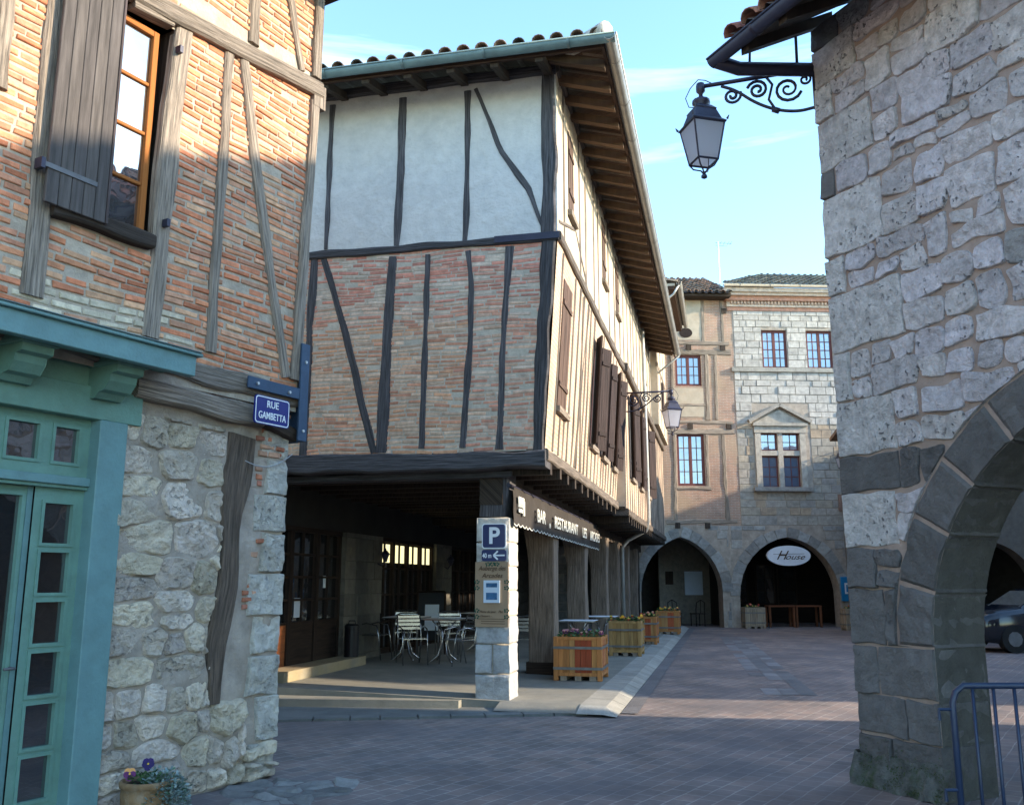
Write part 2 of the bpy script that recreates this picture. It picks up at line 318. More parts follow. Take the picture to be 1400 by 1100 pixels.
# ------------------------------------------------------------------ builders on frames
def timber(W, parent, pts, wd, depth=.06, base=-.05, mat=None, name='post', pix=True, jit=.012, label=None, mb=None, n=0):
    """irregular hewn timber along a polyline on the wall; wd width (m) or list"""
    mat = mat or m_timber
    P = [W.px(x, y, n) for x, y in pts] if pix else list(pts)
    wds = wd if isinstance(wd, (list, tuple)) else [wd]*len(P)
    S_ = []
    for i in range(len(P)-1):
        a = Vector(P[i]); b = Vector(P[i+1]); k = max(1, int((b-a).length/.13))
        for q in range(k): t = q/k; S_.append((a.lerp(b, t), wds[i]*(1-t)+wds[i+1]*t))
    S_.append((Vector(P[-1]), wds[-1]))
    vs = []; uvs = []; ln = R_(0, 90); sd = R_(0, 99); n_ = len(S_)
    for i, (p, ww) in enumerate(S_):
        d = (S_[min(i+1, n_-1)][0]-S_[max(i-1, 0)][0]).normalized(); nr = Vector((-d.y, d.x))
        if i: ln += (p-S_[i-1][0]).length
        a = -ww/2+jit*noise.noise(Vector((ln*2.1, sd, 0)))*2; b = ww/2+jit*noise.noise(Vector((ln*2.1, sd+9, 3)))*2
        dp = depth+.012*noise.noise(Vector((ln*1.7, sd+4, 7))); ch = min(.02, ww*.15)
        for off, nn in ((a, base), (a, dp-ch), (a+ch, dp), ((a+b)/2, dp+.006*noise.noise(Vector((ln*3, sd, 1)))), (b-ch, dp), (b, dp-ch), (b, base)):
            c = p+nr*off; vs.append(W.P(c.x, c.y, nn+n)); uvs.append((ln, off+nn*1.0+sd))
    K = 7; fs = [(i*K+k, i*K+k+1, (i+1)*K+k+1, (i+1)*K+k) for i in range(n_-1) for k in range(K-1)]
    fs += [tuple(range(K))[::-1], tuple((n_-1)*K+k for k in range(K))]
    tv = R_(.8, 1.2)
    M_ = mb or MB(); M_.add(vs, fs, mat, (tv, tv, tv), uvs)
    return None if mb else M_.build(name, parent, label=label)

def bricks(mb, W, u0, u1, v0, v1, holes=(), h=.045, gap=.022, lmin=.14, lmax=.32, pal=None, mort=None, wavy=.02, proud=.012, inside=None, skip=.03):
    for a, b, c, d in cells(u0, u1, v0, v1, holes):
        sheet(mb, W, a, b, c, d, 0, mort)
    v = v0+.01; r = 0
    while v < v1-h*.6:
        hh = h*R_(.85, 1.2); u = u0+R_(-.2, 0); sd = r*7.3
        while u < u1:
            l = R_(lmin, lmax); a = max(u, u0+.004); b = min(u+l, u1-.004)
            vc = v+hh/2
            bad = b-a < .04 or random.random() < skip or any(hu0-.01 < (a+b)/2 < hu1+.01 and hv0-.03 < vc < hv1+.03 for hu0, hu1, hv0, hv1 in holes) or (inside and not inside((a+b)/2, vc))
            if not bad:
                for hu0, hu1, hv0, hv1 in holes:
                    if hv0-.02 < vc < hv1+.02:
                        if a < hu0 < b: b = hu0-.005
                        if a < hu1 < b: a = hu1+.005
                def wv(x): return wavy*noise.noise(Vector((x*1.1, v*.9, sd*.02)))*2
                j = lambda: R_(-.004, .004)
                n = proud*R_(.3, 1.3); ch = .006
                pc = []
                y0, y1 = v, v+hh
                ring0 = [(a+j(), y0+wv(a)+j()), (b+j(), y0+wv(b)+j()), (b+j(), y1+wv(b)+j()), (a+j(), y1+wv(a)+j())]
                ins = [(ch, ch), (-ch, ch), (-ch, -ch), (ch, -ch)]
                vs = [W.P(p[0], p[1], -.005) for p in ring0]+[W.P(p[0], p[1], n*.6) for p in ring0]+[W.P(p[0]+q[0], p[1]+q[1], n+j()*.4) for p, q in zip(ring0, ins)]
                fs = [(8, 9, 10, 11)]+[(i, (i+1) % 4, 4+(i+1) % 4, 4+i) for i in range(4)]+[(4+i, 4+(i+1) % 4, 8+(i+1) % 4, 8+i) for i in range(4)]
                cc = pal(a, v) if callable(pal) else random.choice(pal); k = R_(.8, 1.2)
                mb.add(vs, fs, m_brick, tuple(q*k for q in cc))
            u += l+gap*R_(.6, 1.4)
        v += hh+gap*R_(.7, 1.35); r += 1

def cells(u0, u1, v0, v1, holes):
    us = sorted({u0, u1, *[min(max(x, u0), u1) for h in holes for x in h[:2]]}); vs = sorted({v0, v1, *[min(max(x, v0), v1) for h in holes for x in h[2:]]})
    for a, b in zip(us, us[1:]):
        run = None
        for c, d in zip(vs, vs[1:]):
            um, vm = (a+b)/2, (c+d)/2
            if any(h[0] < um < h[1] and h[2] < vm < h[3] for h in holes):
                if run: yield (a, b, run[0], run[1]); run = None
            else: run = (run[0], d) if run else (c, d)
        if run: yield (a, b, run[0], run[1])
def sheet(mb, W, u0, u1, v0, v1, n, mat, tint=(1, 1, 1), res=.25, rough=.0):
    a = max(1, int((u1-u0)/res)) if (W.lean or rough) else 1; b = max(1, int((v1-v0)/res)) if (W.lean or rough) else 1
    vs = []; uv = []
    for j in range(b+1):
        for i in range(a+1):
            u = u0+(u1-u0)*i/a; v = v0+(v1-v0)*j/b
            vs.append(W.P(u, v, n+rough*noise.noise(Vector((u*4, v*4, 5.1))))); uv.append((u, v))
    mb.add(vs, [(j*(a+1)+i, j*(a+1)+i+1, (j+1)*(a+1)+i+1, (j+1)*(a+1)+i) for j in range(b) for i in range(a)], mat, tint, uv)
def reveals(mb, W, holes, n0, n1, mat, tint=(1, 1, 1)):
    for a, b, c, d in holes:
        for q in (((a, c), (a, d)), ((b, d), (b, c)), ((a, d), (b, d)), ((b, c), (a, c))):
            (x0, y0), (x1, y1) = q
            mb.add([W.P(x0, y0, n0), W.P(x1, y1, n0), W.P(x1, y1, n1), W.P(x0, y0, n1)], [(0, 1, 2, 3)], mat, tint, [(x0+y0, n0), (x1+y1, n0), (x1+y1, n1), (x0+y0, n1)])
def wallmesh(mb, W, u0, u1, v0, v1, holes, mat, depth=.22, tint=(1, 1, 1)):
    for c in cells(u0, u1, v0, v1, holes): sheet(mb, W, *c, 0, mat, tint)
    reveals(mb, W, holes, -depth, 0, mat, tint)

def patch(mb, mapf, u0, u1, v0, v1, mat, tint, res=.03, proud=.035, edge=.03, rough=.012, wob=.012, wrap=None, warp=None, round_=.0, cj=0):
    """one hewn stone; wrap = (side 'L'/'R', depth): the stone turns a corner"""
    sd = R_(0, 500); nx = max(3, int((u1-u0)/res)); ny = max(3, int((v1-v0)/res))
    eg = min(edge, (u1-u0)*.2, (v1-v0)*.2)
    us = [u0, u0+eg*.45]+[u0+eg+(u1-u0-2*eg)*i/nx for i in range(nx+1)]+[u1-eg*.45, u1]; vsl = [v0, v0+eg*.45]+[v0+eg+(v1-v0-2*eg)*j/ny for j in range(ny+1)]+[v1-eg*.45, v1]; nx += 4; ny += 4
    CJ = [(R_(-cj, cj), R_(-cj, cj)) for _ in range(4)]
    V = []; pr = proud*R_(.75, 1.25); tl = R_(-.012, .012); tl2 = R_(-.012, .012)
    wl = wrap and wrap[0] == 'L'; wr = wrap and wrap[0] == 'R'; nw = 0
    if wrap: nw = max(2, int(wrap[1]/res/1.6))
    hw, hv = (u1-u0)/2, (v1-v0)/2
    for v in vsl:
        row = []
        for u in us:
            du = 9 if wl else u-u0; dr = 9 if wr else u1-u
            e = min(du, dr, v-v0, v1-v)
            if round_: e -= max(0, round_-sqrt(min(du, dr)**2+min(v-v0, v1-v)**2))*.7
            k = min(1, max(0, e/edge)); k = sqrt(1-(1-k)**2)
            p3 = Vector((u*9+sd, v*9, sd)); nn = noise.noise(p3)*rough+noise.noise(p3*2.3)*rough*.6+noise.noise(p3*.35)*rough*.9
            wu = wob*noise.noise(Vector((u*5+sd, v*5, 0)))*2; wv = wob*noise.noise(Vector((u*5, v*5+sd, 4)))*2
            if (wl and u == u0) or (wr and u == u1): wu *= .6
            uu, vv = u+wu, v+wv
            if round_:   # pull corners in
                a = (u-(u0+hw))/hw; b = (v-(v0+hv))/hv; q = 1-round_*1.6*abs(a)**3*abs(b)**3/max(hw, hv)*.5
                uu = u0+hw+(uu-u0-hw)*q; vv = v0+hv+(vv-v0-hv)*q
            if cj:
                a = (u-u0)/(u1-u0); b = (v-v0)/(v1-v0); W4 = ((1-a)*(1-b), a*(1-b), a*b, (1-a)*b)
                uu += sum(q*c[0] for q, c in zip(W4, CJ))*(0 if (wl and a < .01) or (wr and a > .99) else 1); vv += sum(q*c[1] for q, c in zip(W4, CJ))
            if warp: uu, vv = warp(uu, vv)
            row.append((uu, vv, -.012+(pr+.012+nn+tl*(u-u0-hw)/hw+tl2*(v-v0-hv)/hv)*k if k > 0 else -.012))
        V.append(row)
    pts = []; W_ = nx+1+nw
    for j, row in enumerate(V):
        r = [mapf(*q) for q in row]
        if wrap:
            q = row[0] if wl else row[-1]; ext = []
            ky = min(1, min(vsl[j]-v0, v1-vsl[j])/edge); sgn = -1 if wl else 1
            for i in range(1, nw+1):
                d = wrap[1]*i/nw; o = noise.noise(Vector((d*9+sd, vsl[j]*9, 2)))*rough*ky
                ext.append(mapf(q[0]+sgn*(.0 + o)-sgn*(1-ky)*.02, q[1], q[2]-d))
            r = ext[::-1]+r if wl else r+ext
        pts += r
    mb.add(pts, [(j*W_+i, j*W_+i+1, (j+1)*W_+i+1, (j+1)*W_+i) for j in range(ny) for i in range(W_-1)], mat, tint)

def arch_curve(ua, ub, h, H, k=14):
    w_ = (ub-ua)/2; q = H-h; R = (w_*w_+q*q)/(2*w_); am = atan2(q, R-w_)
    left = [(ua+R-R*cos(am*i/k), h+R*sin(am*i/k)) for i in range(k+1)]
    return left+[(ua+ub-u, v) for u, v in left[::-1][1:]], R, am
def arch_wall(mb, W, u0, u1, v1, arches, depth, mat, imat=None, tint=(1, 1, 1), n=0):
    x = u0
    def q(a, b, c, d):
        mb.add([W.P(p[0], p[1], n) for p in (a, b, c, d)], [(0, 1, 2, 3)], mat, tint, [a, b, c, d])
    for ua, ub, h, H in arches:
        if ua > x: q((x, 0), (ua, 0), (ua, v1), (x, v1))
        cv, R, am = arch_curve(ua, ub, h, H)
        for a, b in zip(cv, cv[1:]): q(a, b, (b[0], v1), (a[0], v1))
        line = [(ua, 0)]+cv+[(ub, 0)]; L_ = 0
        for a, b in zip(line, line[1:]):
            dl = (Vector(a)-Vector(b)).length
            mb.add([W.P(a[0], a[1], n), W.P(b[0], b[1], n), W.P(b[0], b[1], n-depth), W.P(a[0], a[1], n-depth)], [(0, 1, 2, 3)], imat or mat, tint, [(0, L_), (0, L_+dl), (depth, L_+dl), (depth, L_)]); L_ += dl
        x = ub
    if u1 > x: q((x, 0), (u1, 0), (u1, v1), (x, v1))

def window(W, parent, u0, u1, v0, v1, n=-.12, cas=2, cols=2, rows=4, mat=None, gl=None, fw=.055, bw=.022, name='window', label=None, bevel=0):
    mat = mat or m_frame_red; gl = gl or m_glass
    f = MB()
    W.box(f, u0, u0+fw, v0, v1, n-.03, n+.03, mat); W.box(f, u1-fw, u1, v0, v1, n-.03, n+.03, mat)
    W.box(f, u0+fw, u1-fw, v1-fw, v1, n-.03, n+.028, mat); W.box(f, u0+fw, u1-fw, v0, v0+fw, n-.03, n+.028, mat)
    cw = (u1-u0-2*fw)/cas
    for c in range(cas):
        a = u0+fw+c*cw; b = a+cw
        if c: W.box(f, a-fw*.6, a+fw*.6, v0+fw, v1-fw, n-.025, n+.035, mat)
        a2 = a+(fw*.6 if c else 0); b2 = b-(fw*.6 if c < cas-1 else 0)
        for i in range(1, cols): x = a2+(b2-a2)*i/cols; W.box(f, x-bw/2, x+bw/2, v0+fw, v1-fw, n-.01, n+.018, mat)
        for j in range(1, rows): y = v0+fw+(v1-v0-2*fw)*j/rows; W.box(f, a2, b2, y-bw/2, y+bw/2, n-.009, n+.016, mat)
    o = f.build(name, parent, label=label, bevel=bevel)
    g = MB(); sheet(g, W, u0+fw*.5, u1-fw*.5, v0+fw*.5, v1-fw*.5, n-.004, gl); g.build('pane', o)
    return o
def roof(mb, p0, e, up, width, lenf, sp=.26, r=.085, tl=.42, pal=((.26, .15, .10), (.20, .14, .10), (.30, .19, .13), (.14, .12, .10)), start=0.):
    """canal tiles: p0 eave corner, e unit along eave, up unit upslope"""
    p0 = Vector(p0); nn = e.cross(up).normalized()
    if nn.z < 0: nn = -nn
    k = int(width/sp)
    for c in range(k+1):
        x = c*sp+sp/2
        if x > width: break
        Lc = lenf(x)
        if Lc < .1: continue
        y = start-.03; row = 0
        while y < Lc:
            l = min(tl+.06, Lc-y+.05); ra = r*R_(1.0, 1.12); rb = r*.82; col = random.choice(pal); q = R_(.75, 1.25); col = tuple(a*q for a in col); jx = R_(-.012, .012)
            vs = []
            S6 = 6
            for yy, rr, hh in ((y, ra, .045), (y+l, rb, .02)):
                for th in (rr, rr-.014):
                    for i in range(S6+1):
                        t = pi*i/S6; vs.append(p0+e*(x+jx-th*cos(t))+up*yy+nn*(hh+th*sin(t)*.9))
            K = S6+1
            fs = [(i, i+1, 2*K+i+1, 2*K+i) for i in range(S6)]+[(i, K+i, K+i+1, i+1) for i in range(S6)]+[(K+i, 3*K+i, 3*K+i+1, K+i+1) for i in range(S6)]
            mb.add(vs, fs, m_tile, col); y += tl; row += 1
    # pans (under tiles)
    for c in range(k):
        x0 = c*sp+sp/2; x1 = x0+sp; Lc = min(lenf(x0), lenf(x1))
        if Lc < .1: continue
        vs = []
        for yy in (start-.05, Lc):
            for i in range(5):
                t = i/4; vs.append(p0+e*(x0+(x1-x0)*t)+up*yy+nn*(.05-.06*sin(pi*t)))
        mb.add(vs, [(i, i+1, 5+i+1, 5+i) for i in range(4)], m_tile, (.13, .10, .08))
def text(s, W, u, v, n, size, mat, name, parent, ax=(1, 1), shear=0, extrude=.002, align='CENTER', bold=0.0, flip=False):
    cu = bpy.data.curves.new('txt', 'FONT'); cu.body = s; cu.size = size; cu.extrude = extrude; cu.align_x = align; cu.align_y = 'CENTER'; cu.shear = shear; cu.offset = bold
    to = bpy.data.objects.new('txt', cu); C.objects.link(to); bpy.context.view_layer.update()
    me = bpy.data.meshes.new_from_object(to.evaluated_get(bpy.context.evaluated_depsgraph_get()))
    bpy.data.objects.remove(to); mb = MB()
    sg = -1 if flip else 1
    vs = [W.P(u+sg*p.co.x*ax[0], v+p.co.y*ax[1], n+p.co.z) for p in me.vertices]
    mb.add(vs, [tuple(p.vertices) for p in me.polygons], mat)
    return mb.build(name, parent)

# ================================================================== SETTING
g = MB(); g.add([(-150, -60, 0), (150, -60, 0), (150, 200, 0), (-150, 200, 0)], [(0, 1, 2, 3)], m_pave)
struct(g.build('ground'))
PF = Fr((-.03, 12.36, 0), 12.9, 102.9)      # street line of the arcade pillars; u along the street, n towards it
def fz(n): return .10+.035*max(0, -n)
fl = MB()
pl = [(-.15, .95), (21, .95), (21, 0), (21, -3.8), (-.25, -7), (-.25, -3.8), (-.12, 0)]
top = [PF.P(a, b*0+0, n) for a, b, n in []]
def slab(mb, pts, zf, mat, zb=-.05):
    k = len(pts); t = [PF.P(u, zf(n) if callable(zf) else zf, n) for u, n in pts]; b = [Vector((p.x, p.y, zb)) for p in t]
    mb.add(t+b, [tuple(range(k))]+[(i, (i+1) % k, k+(i+1) % k, k+i) for i in range(k)], mat, (1, 1, 1), [(u, n) for u, n in pts]*2)
slab(fl, [(-.12, 0), (-.12, .95), (21.2, .95), (21.2, 0)], fz, m_conc)
slab(fl, [(-.12, 0), (21.2, 0), (21.2, -3.9), (-.25, -3.9)][::-1], fz, m_conc)
slab(fl, [(-.25, -3.9), (3, -3.9), (3, -9), (-.25, -9)][::-1], .2365, m_conc)
struct(fl.build('arcade_floor'))
st = MB()
slab(st, [(-.16, -.6), (-.255, -3.9), (-.255, -9), (-1.0, -9), (-.78, -3.9), (-.30, -.6)], .115, m_conc)
struct(st.build('step'))
ap = MB()
A0 = Vector((-2.8, 11.17)); A1 = Vector((.93, 11.74)); dA = (A1-A0).normalized(); nA = Vector((-dA.y, dA.x))
pts = [A0-dA*6+nA*.24, A1+nA*.24, Vector((1.3, 12.6)), Vector((.2, 12.9)), Vector((-5, 15.0)), Vector((-10, 14))]
ap.add([(p.x, p.y, .022) for p in pts], [tuple(range(6))], m_apron)
struct(ap.build('apron'))
cs = MB(); x = -6.0; Lt = (A1-A0).length
while x < Lt:
    l = R_(.34, .5); a = A0+dA*x; b = A0+dA*min(x+l-.015, Lt); q = R_(.75, 1.1)
    cs.hexa([Vector((p.x, p.y, z)) for z in (-.02, .03) for p in (a, b, b+nA*.235, a+nA*.235)], m_apron, (q, q, q)); x += l
struct(cs.build('edge_slabs'))
kb = MB(); u = -.19
while u < 21:
    l = R_(.55, .75); q = R_(.85, 1.12); t = (q, q*.98, q*.95)
    if u > -.21: kb.add([PF.P(a, z, n) for a in (u, u+l-.012) for n, z in ((.95, .10), (1.27, .085), (1.44, .012), (1.44, -.03), (.95, -.03))], [(0, 1, 6, 5), (1, 2, 7, 6), (2, 3, 8, 7), (0, 4, 3, 2, 1), (5, 6, 7, 8, 9)], m_kerb, t)
    kb.add([PF.P(a, z, n) for a in (u, u+l-.012) for n, z in ((1.45, .012), (1.66, .014))], [(0, 1, 3, 2)], m_blue_st, t)
    u += l
def qd(mat, *p): kb.add([PF.P(a, z, n) for a, n, z in p], [tuple(range(len(p)))], mat)
qd(m_kerb, (-.19, .95, .10), (-.19, 1.27, .085), (-.56, 1.27, .036)); qd(m_kerb, (-.19, .95, .10), (-.56, 1.27, .036), (-.56, .95, .036))
qd(m_kerb, (-.19, 1.27, .085), (-.19, 1.44, .012), (-.56, 1.44, .012)); qd(m_kerb, (-.19, 1.27, .085), (-.56, 1.44, .012), (-.56, 1.27, .036))
qd(m_conc, (-.12, -.1, .10), (-.12, .95, .10), (-.50, .95, .033), (-.50, -.1, .033))
struct(kb.build('kerb'))
bs = MB(); a0 = ground(1082, 950); b0 = ground(1003, 872); dB = (b0-a0); LB = dB.length; dB.normalize(); pB = Vector((dB.y, -dB.x, 0)); y = 0
while y < LB:
    l = R_(.4, .9)
    for k in (-1, 0, 1):
        if random.random() < .12: continue
        q = R_(.7, 1.25); c = a0+dB*y+pB*(k*.25)
        bs.add([c-pB*.12+Vector((0, 0, .005)), c+pB*.12+Vector((0, 0, .005)), c+pB*.12+dB*(l-.02)+Vector((0, 0, .005)), c-pB*.12+dB*(l-.02)+Vector((0, 0, .005))], [(0, 1, 2, 3)], m_blue_st, (q*1.15, q*1.15, q*1.12))
    y += l
struct(bs.build('slab_strip'))

# ================================================================== LEFT HOUSE (timber framed, green shop front)
LW = Fr((-2.03, 8.18, 0), 30, 120); LU = Fr(LW.o+LW.n*.10, 30, 120)
H1 = thing('half_timbered_house', 'left foreground house of orange brick and grey timbers with green shopfront', 'house', tuple(LW.P(-2, 0, 0)))
lw = MB()
sheet(lw, LW, -1.9, -.0, 0, 3.3, 0, m_mortar_lm, rough=.03, res=.06)
lw.add([LW.P(0, 0, 0), LW.P(0, 3.3, 0), LW.P(0, 3.3, -.6), LW.P(0, 0, -.6)], [(0, 1, 2, 3)], m_mortar_lm)
def lime():
    q = R_(.48, .80); return (q*1.15, q*.97, q*R_(.70, .82))
def stone_poly(mb, W, poly, mat, tint, proud=.03, rough=.02, edge=.03, step=.022):
    P = poly
    for _ in range(2):
        P = [q for i in range(len(P)) for q in (P[i].lerp(P[(i+1) % len(P)], .11), P[i].lerp(P[(i+1) % len(P)], .89))]
    B = []
    for i in range(len(P)):
        a, b = P[i], P[(i+1) % len(P)]; k = max(1, int((b-a).length/step)); B += [a.lerp(b, j/k) for j in range(k)]
    c = sum(B, Vector((0, 0)))/len(B); sd = R_(0, 400)
    B = [p+(p-c).normalized()*(.012*noise.noise(Vector((p.x*14+sd, p.y*14, 1)))) for p in B]
    rad = sum((p-c).length for p in B)/len(B); nr = max(3, int(rad/step)); n = len(B); vs = []
    pr = proud*R_(.6, 1.4); tx, ty = R_(-.15, .15), R_(-.15, .15)
    for k in range(nr+1):
        f = 1-k/(nr+.5)
        for p in B:
            q = c+(p-c)*f; e = (1-f)*(p-c).length; h = min(1, e/edge); h = h**.6
            z3 = Vector((q.x*11+sd, q.y*11, sd)); nn = noise.noise(z3)*rough+noise.noise(z3*2.7)*rough*.6
            vs.append(W.P(q.x, q.y, -.012+(pr+.012+nn+tx*(q.x-c.x)+ty*(q.y-c.y))*h))
    vs.append(W.P(c.x, c.y, pr)); 
    fs = [(k*n+i, k*n+(i+1) % n, (k+1)*n+(i+1) % n, (k+1)*n+i) for k in range(nr) for i in range(n)]+[(nr*n+i, nr*n+(i+1) % n, (nr+1)*n) for i in range(n)]
    mb.add(vs, fs, mat, tint)
def voronoi(u0, u1, v0, v1, n, asp=1.55, g=.008, rows=None):
    S_ = []; tries = 0
    if rows:
        v = v0
        while v < v1:
            h = R_(*rows); u = u0+R_(-.1, .15)
            while u < u1+.1:
                l = h*R_(.8, 2.0)
                if h > .24 and random.random() < .3: S_ += [(Vector((u+l/2, (v+h*.27+R_(-.02, .02))*asp)), .3), (Vector((u+l/2+R_(-.03, .03), (v+h*.75)*asp)), .3)]
                else: S_.append((Vector((u+l/2, (v+h/2+R_(-.03, .03))*asp)), .3))
                u += l
            v += h
        n = 0
    rr = sqrt((u1-u0)*(v1-v0)*asp/max(n, 1))*.62
    while len(S_) < n and tries < 6000:
        p = Vector((R_(u0, u1), R_(v0, v1)*asp)); rd = rr*(R_(.55, .9) if random.random() < .5 else R_(.9, 1.35)); tries += 1
        if all((p-q).length > (rd+rq)*.5 for q, rq in S_): S_.append((p, rd))
    out = []
    for i, (p, rp) in enumerate(S_):
        poly = [Vector(q) for q in ((u0, v0*asp), (u1, v0*asp), (u1, v1*asp), (u0, v1*asp))]
        for j, (q, rq) in enumerate(S_):
            if i == j: continue
            d = q-p; L2 = d.length_squared; t = .5+(rp*rp-rq*rq)*.5/L2; t = max(.2, min(.8, t)); m_ = p+d*t; new = []
            for a, b in zip(poly, poly[1:]+poly[:1]):
                da, db = (a-m_).dot(d), (b-m_).dot(d)
                if da <= 0: new.append(a)
                if da*db < 0: new.append(a.lerp(b, da/(da-db)))
            poly = new
            if len(poly) < 3: break
        if len(poly) < 3: continue
        poly = [Vector((a.x, a.y/asp)) for a in poly]; c = sum(poly, Vector((0, 0)))/len(poly); mn = min((a-c).length for a in poly)
        if mn < .03: continue
        out.append([c+(a-c)*(1-g/mn*1.2) for a in poly])
    return out
qz = [0]
for vtop, l in ((.30, .30), (.66, .22), (1.0, .34), (1.32, .30), (1.68, .38), (2.02, .25), (2.35, .36), (2.66, .24), (2.90, .30)):   # quoins
    v0 = qz[-1]; qz.append(vtop); big = len(qz) in (6, 8, 9)
    c = R_(.56, .68); c = (c*1.04, c*.97, c*.84)
    patch(lw, LW.P, -l, 0, v0+.008, vtop-.008, m_stone, c, res=.02, proud=.03, edge=.012, rough=.018, wob=.01, wrap=('R', .4))
def rubble(mb, W, u0, u1, v0, v1, hmin, hmax, colf, mat, inside=None, res=.022, g=.012, wob=.02, proud=.04, rough=.016, warp=None, rnd=.02, edge=.022, asp=(1., 2.3), cj=.022):
    v = v0
    while v < v1-.04:
        h = min(R_(hmin, hmax), v1-v); u = u0
        while u < u1-.03:
            l = h*R_(*asp)
            if u+l > u1-.1: l = u1-u
            a, b, c, d = u+g, u+l-g, v+g, v+h-g
            if random.random() < .3 and h > .16:      # split in two small ones
                m_ = v+h*R_(.35, .65); parts_ = [(a, b, c, m_-g), (a, b, m_+g, d)]
                if random.random() < .5 and l > .25:
                    k = u+l*R_(.35, .65); parts_ = [(a, b, c, m_-g), (a, k-g, m_+g, d), (k+g, b, m_+g, d)]
            else: parts_ = [(a, b, c, d)]
            for (pa, pb, pc, pd) in parts_:
                q = R_(-.02, .02)
                if inside and not inside((pa+pb)/2, (pc+pd)/2): continue
                if pb-pa < .05 or pd-pc < .035: continue
                patch(mb, W.P, pa, pb, pc+q, pd+q, mat, colf(), res=res, proud=proud, edge=min(edge, (pd-pc)*.35), rough=rough, wob=wob, warp=warp, round_=rnd, cj=min(cj, (pd-pc)*.13))
            u += l
        v += h
for P_ in voronoi(-1.76, -.70, .0, 2.86, 52, asp=1.7, rows=(.13, .36), g=.0035): stone_poly(lw, LW, P_, m_stone, lime(), proud=.022, rough=.019, edge=.018)
for P_ in voronoi(-.72, -.33, .0, .68, 6, asp=1.): stone_poly(lw, LW, P_, m_stone, lime(), proud=.06, rough=.03)
rubble(lw, LW, -.36, -.0, .0, .30, .12, .2, lime, m_stone, wob=.03, proud=.09, rough=.03)
for (ua, ub, va, vb) in ((-.44, -.29, 1.36, 1.66), (-.42, -.24, 1.78, 2.0), (-.40, -.28, 2.40, 2.62), (-.38, -.02, 2.66, 2.98)):   # brick repairs beside the buried post
    bricks(lw, LW, ua, ub, va, vb, pal=[(.42, .16, .09), (.36, .15, .10), (.45, .26, .17)], mort=m_mortar_lm, h=.04, gap=.02, lmin=.08, lmax=.16, proud=.03, skip=.12)
bricks(lw, LW, -1.3, .0, 3.02, 3.16, pal=[(.45, .19, .10), (.40, .15, .09), (.38, .2, .13)], mort=m_mortar, h=.045, gap=.016, proud=.04, skip=.03)
lw.build('stone_wall', H1, smooth=False)
core = MB()
LW.box(core, -12, -4.2, 0, 3.2, -6, -.02, m_int); LW.box(core, -1.88, -.02, 0, 3.3, -6, -.05, m_int); LW.box(core, -4.2, -1.88, 2.8, 3.2, -6, -.06, m_int)
LW.box(core, -4.2, -1.9, .005, 2.8, -3.5, -3.3, m_int)
core.build('inner_wall', H1)
timber(LW, H1, [(332, 596), (318, 700), (312, 800), (296, 880), (292, 962)], [.32, .25, .19, .18, .16], depth=.03, mat=m_timber_p, jit=.03)
timber(LW, H1, [(178, 528), (260, 548), (352, 574)], [.16, .19, .17], depth=.10, mat=m_timber, name='beam', jit=.02)
timber(LU, H1, [(-3.6, 3.24), (-1.2, 3.24), (.02, 3.22)], [.15, .15, .15], depth=.03, pix=False, name='beam', jit=.02)
timber(LW, H1, [(352, 570), (402, 600)], [.12, .12], depth=.09, mat=m_timber_b, name='beam', jit=.02)
# upper wall
UH = [(-2.50, -1.60, 4.10, 6.0)]
up = MB()
def pal1(u, v):
    if 3.3 < v < 3.62 and -2.75 < u < -1.45 and random.random() < .6: return (.55, .47, .34)
    return random.choice([(.55, .21, .11), (.50, .18, .09), (.57, .25, .13), (.48, .22, .13), (.58, .33, .19), (.55, .22, .11), (.53, .28, .17)])
tall = 10.0
bricks(up, LU, -4.6, 0, 3.30, 6.25, holes=UH, pal=pal1, mort=m_mortar, h=.037, gap=.022, wavy=.016, proud=.013)
bricks(up, LU, -4.6, 0, 6.42, 7.6, pal=pal1, mort=m_mortar, h=.037, gap=.022, wavy=.016, proud=.013)
sheet(up, LU, -4.6, 0, 6.25, 6.42, 0, m_mortar); sheet(up, LU, -4.6, 0, 3.1, 3.30, -.01, m_mortar)
reveals(up, LU, UH, -.25, 0, m_timber_b)
up.build('brick_wall', H1)
c2 = MB(); LU.box(c2, -12, -4.6, 3.2, 7.6, -6, 0, m_mortar); 
for a, b, c, d in cells(-4.6, -.01, 3.2, 7.6, UH): LU.box(c2, a, b, c, d, -.3, -.02, m_int)
LU.box(c2, -4.6, -.01, 3.2, 7.6, -6, -2.5, m_int)
c2.add([LU.P(-.005, 3.1, 0), LU.P(-.005, 7.6, 0), LU.P(-.005, 7.6, -6), LU.P(-.005, 3.1, -6)], [(0, 1, 2, 3)], m_mortar)
c2.build('inner_wall', H1)
T = lambda pts, w_, **k: timber(LU, H1, pts, w_, depth=k.pop('depth', .035), **k)
T([(86, -60), (78, 0), (60, 200), (42, 405)], [.155, .16, .165, .17]); T([(12, -60), (6, 20), (-4, 120)], .12); T([(-30, 60), (-60, 400)], .14)
T([(252, 38), (236, 150), (218, 330), (206, 462)], [.175, .17, .17, .15])
T([(313, 68), (303, 220), (292, 380), (286, 482)], [.095, .10, .105, .11])
T([(330, 72), (345, 200), (362, 330), (376, 430), (389, 516)], [.10, .115, .12, .11, .10])
T([(428, 140), (421, 260), (409, 400), (400, 520)], [.10, .105, .12, .12], depth=.05)
T([(60, -62), (182, -8), (300, 55), (436, 126)], [.16, .15, .16, .17], depth=.07, name='beam')
T([(352, -90), (349, 0), (344, 60)], [.13, .13, .12]); T([(380, -60), (397, 10), (412, 98)], [.10, .09, .08], name='brace'); T([(438, -60), (434, 20), (430, 108)], [.12, .12, .11], depth=.05)
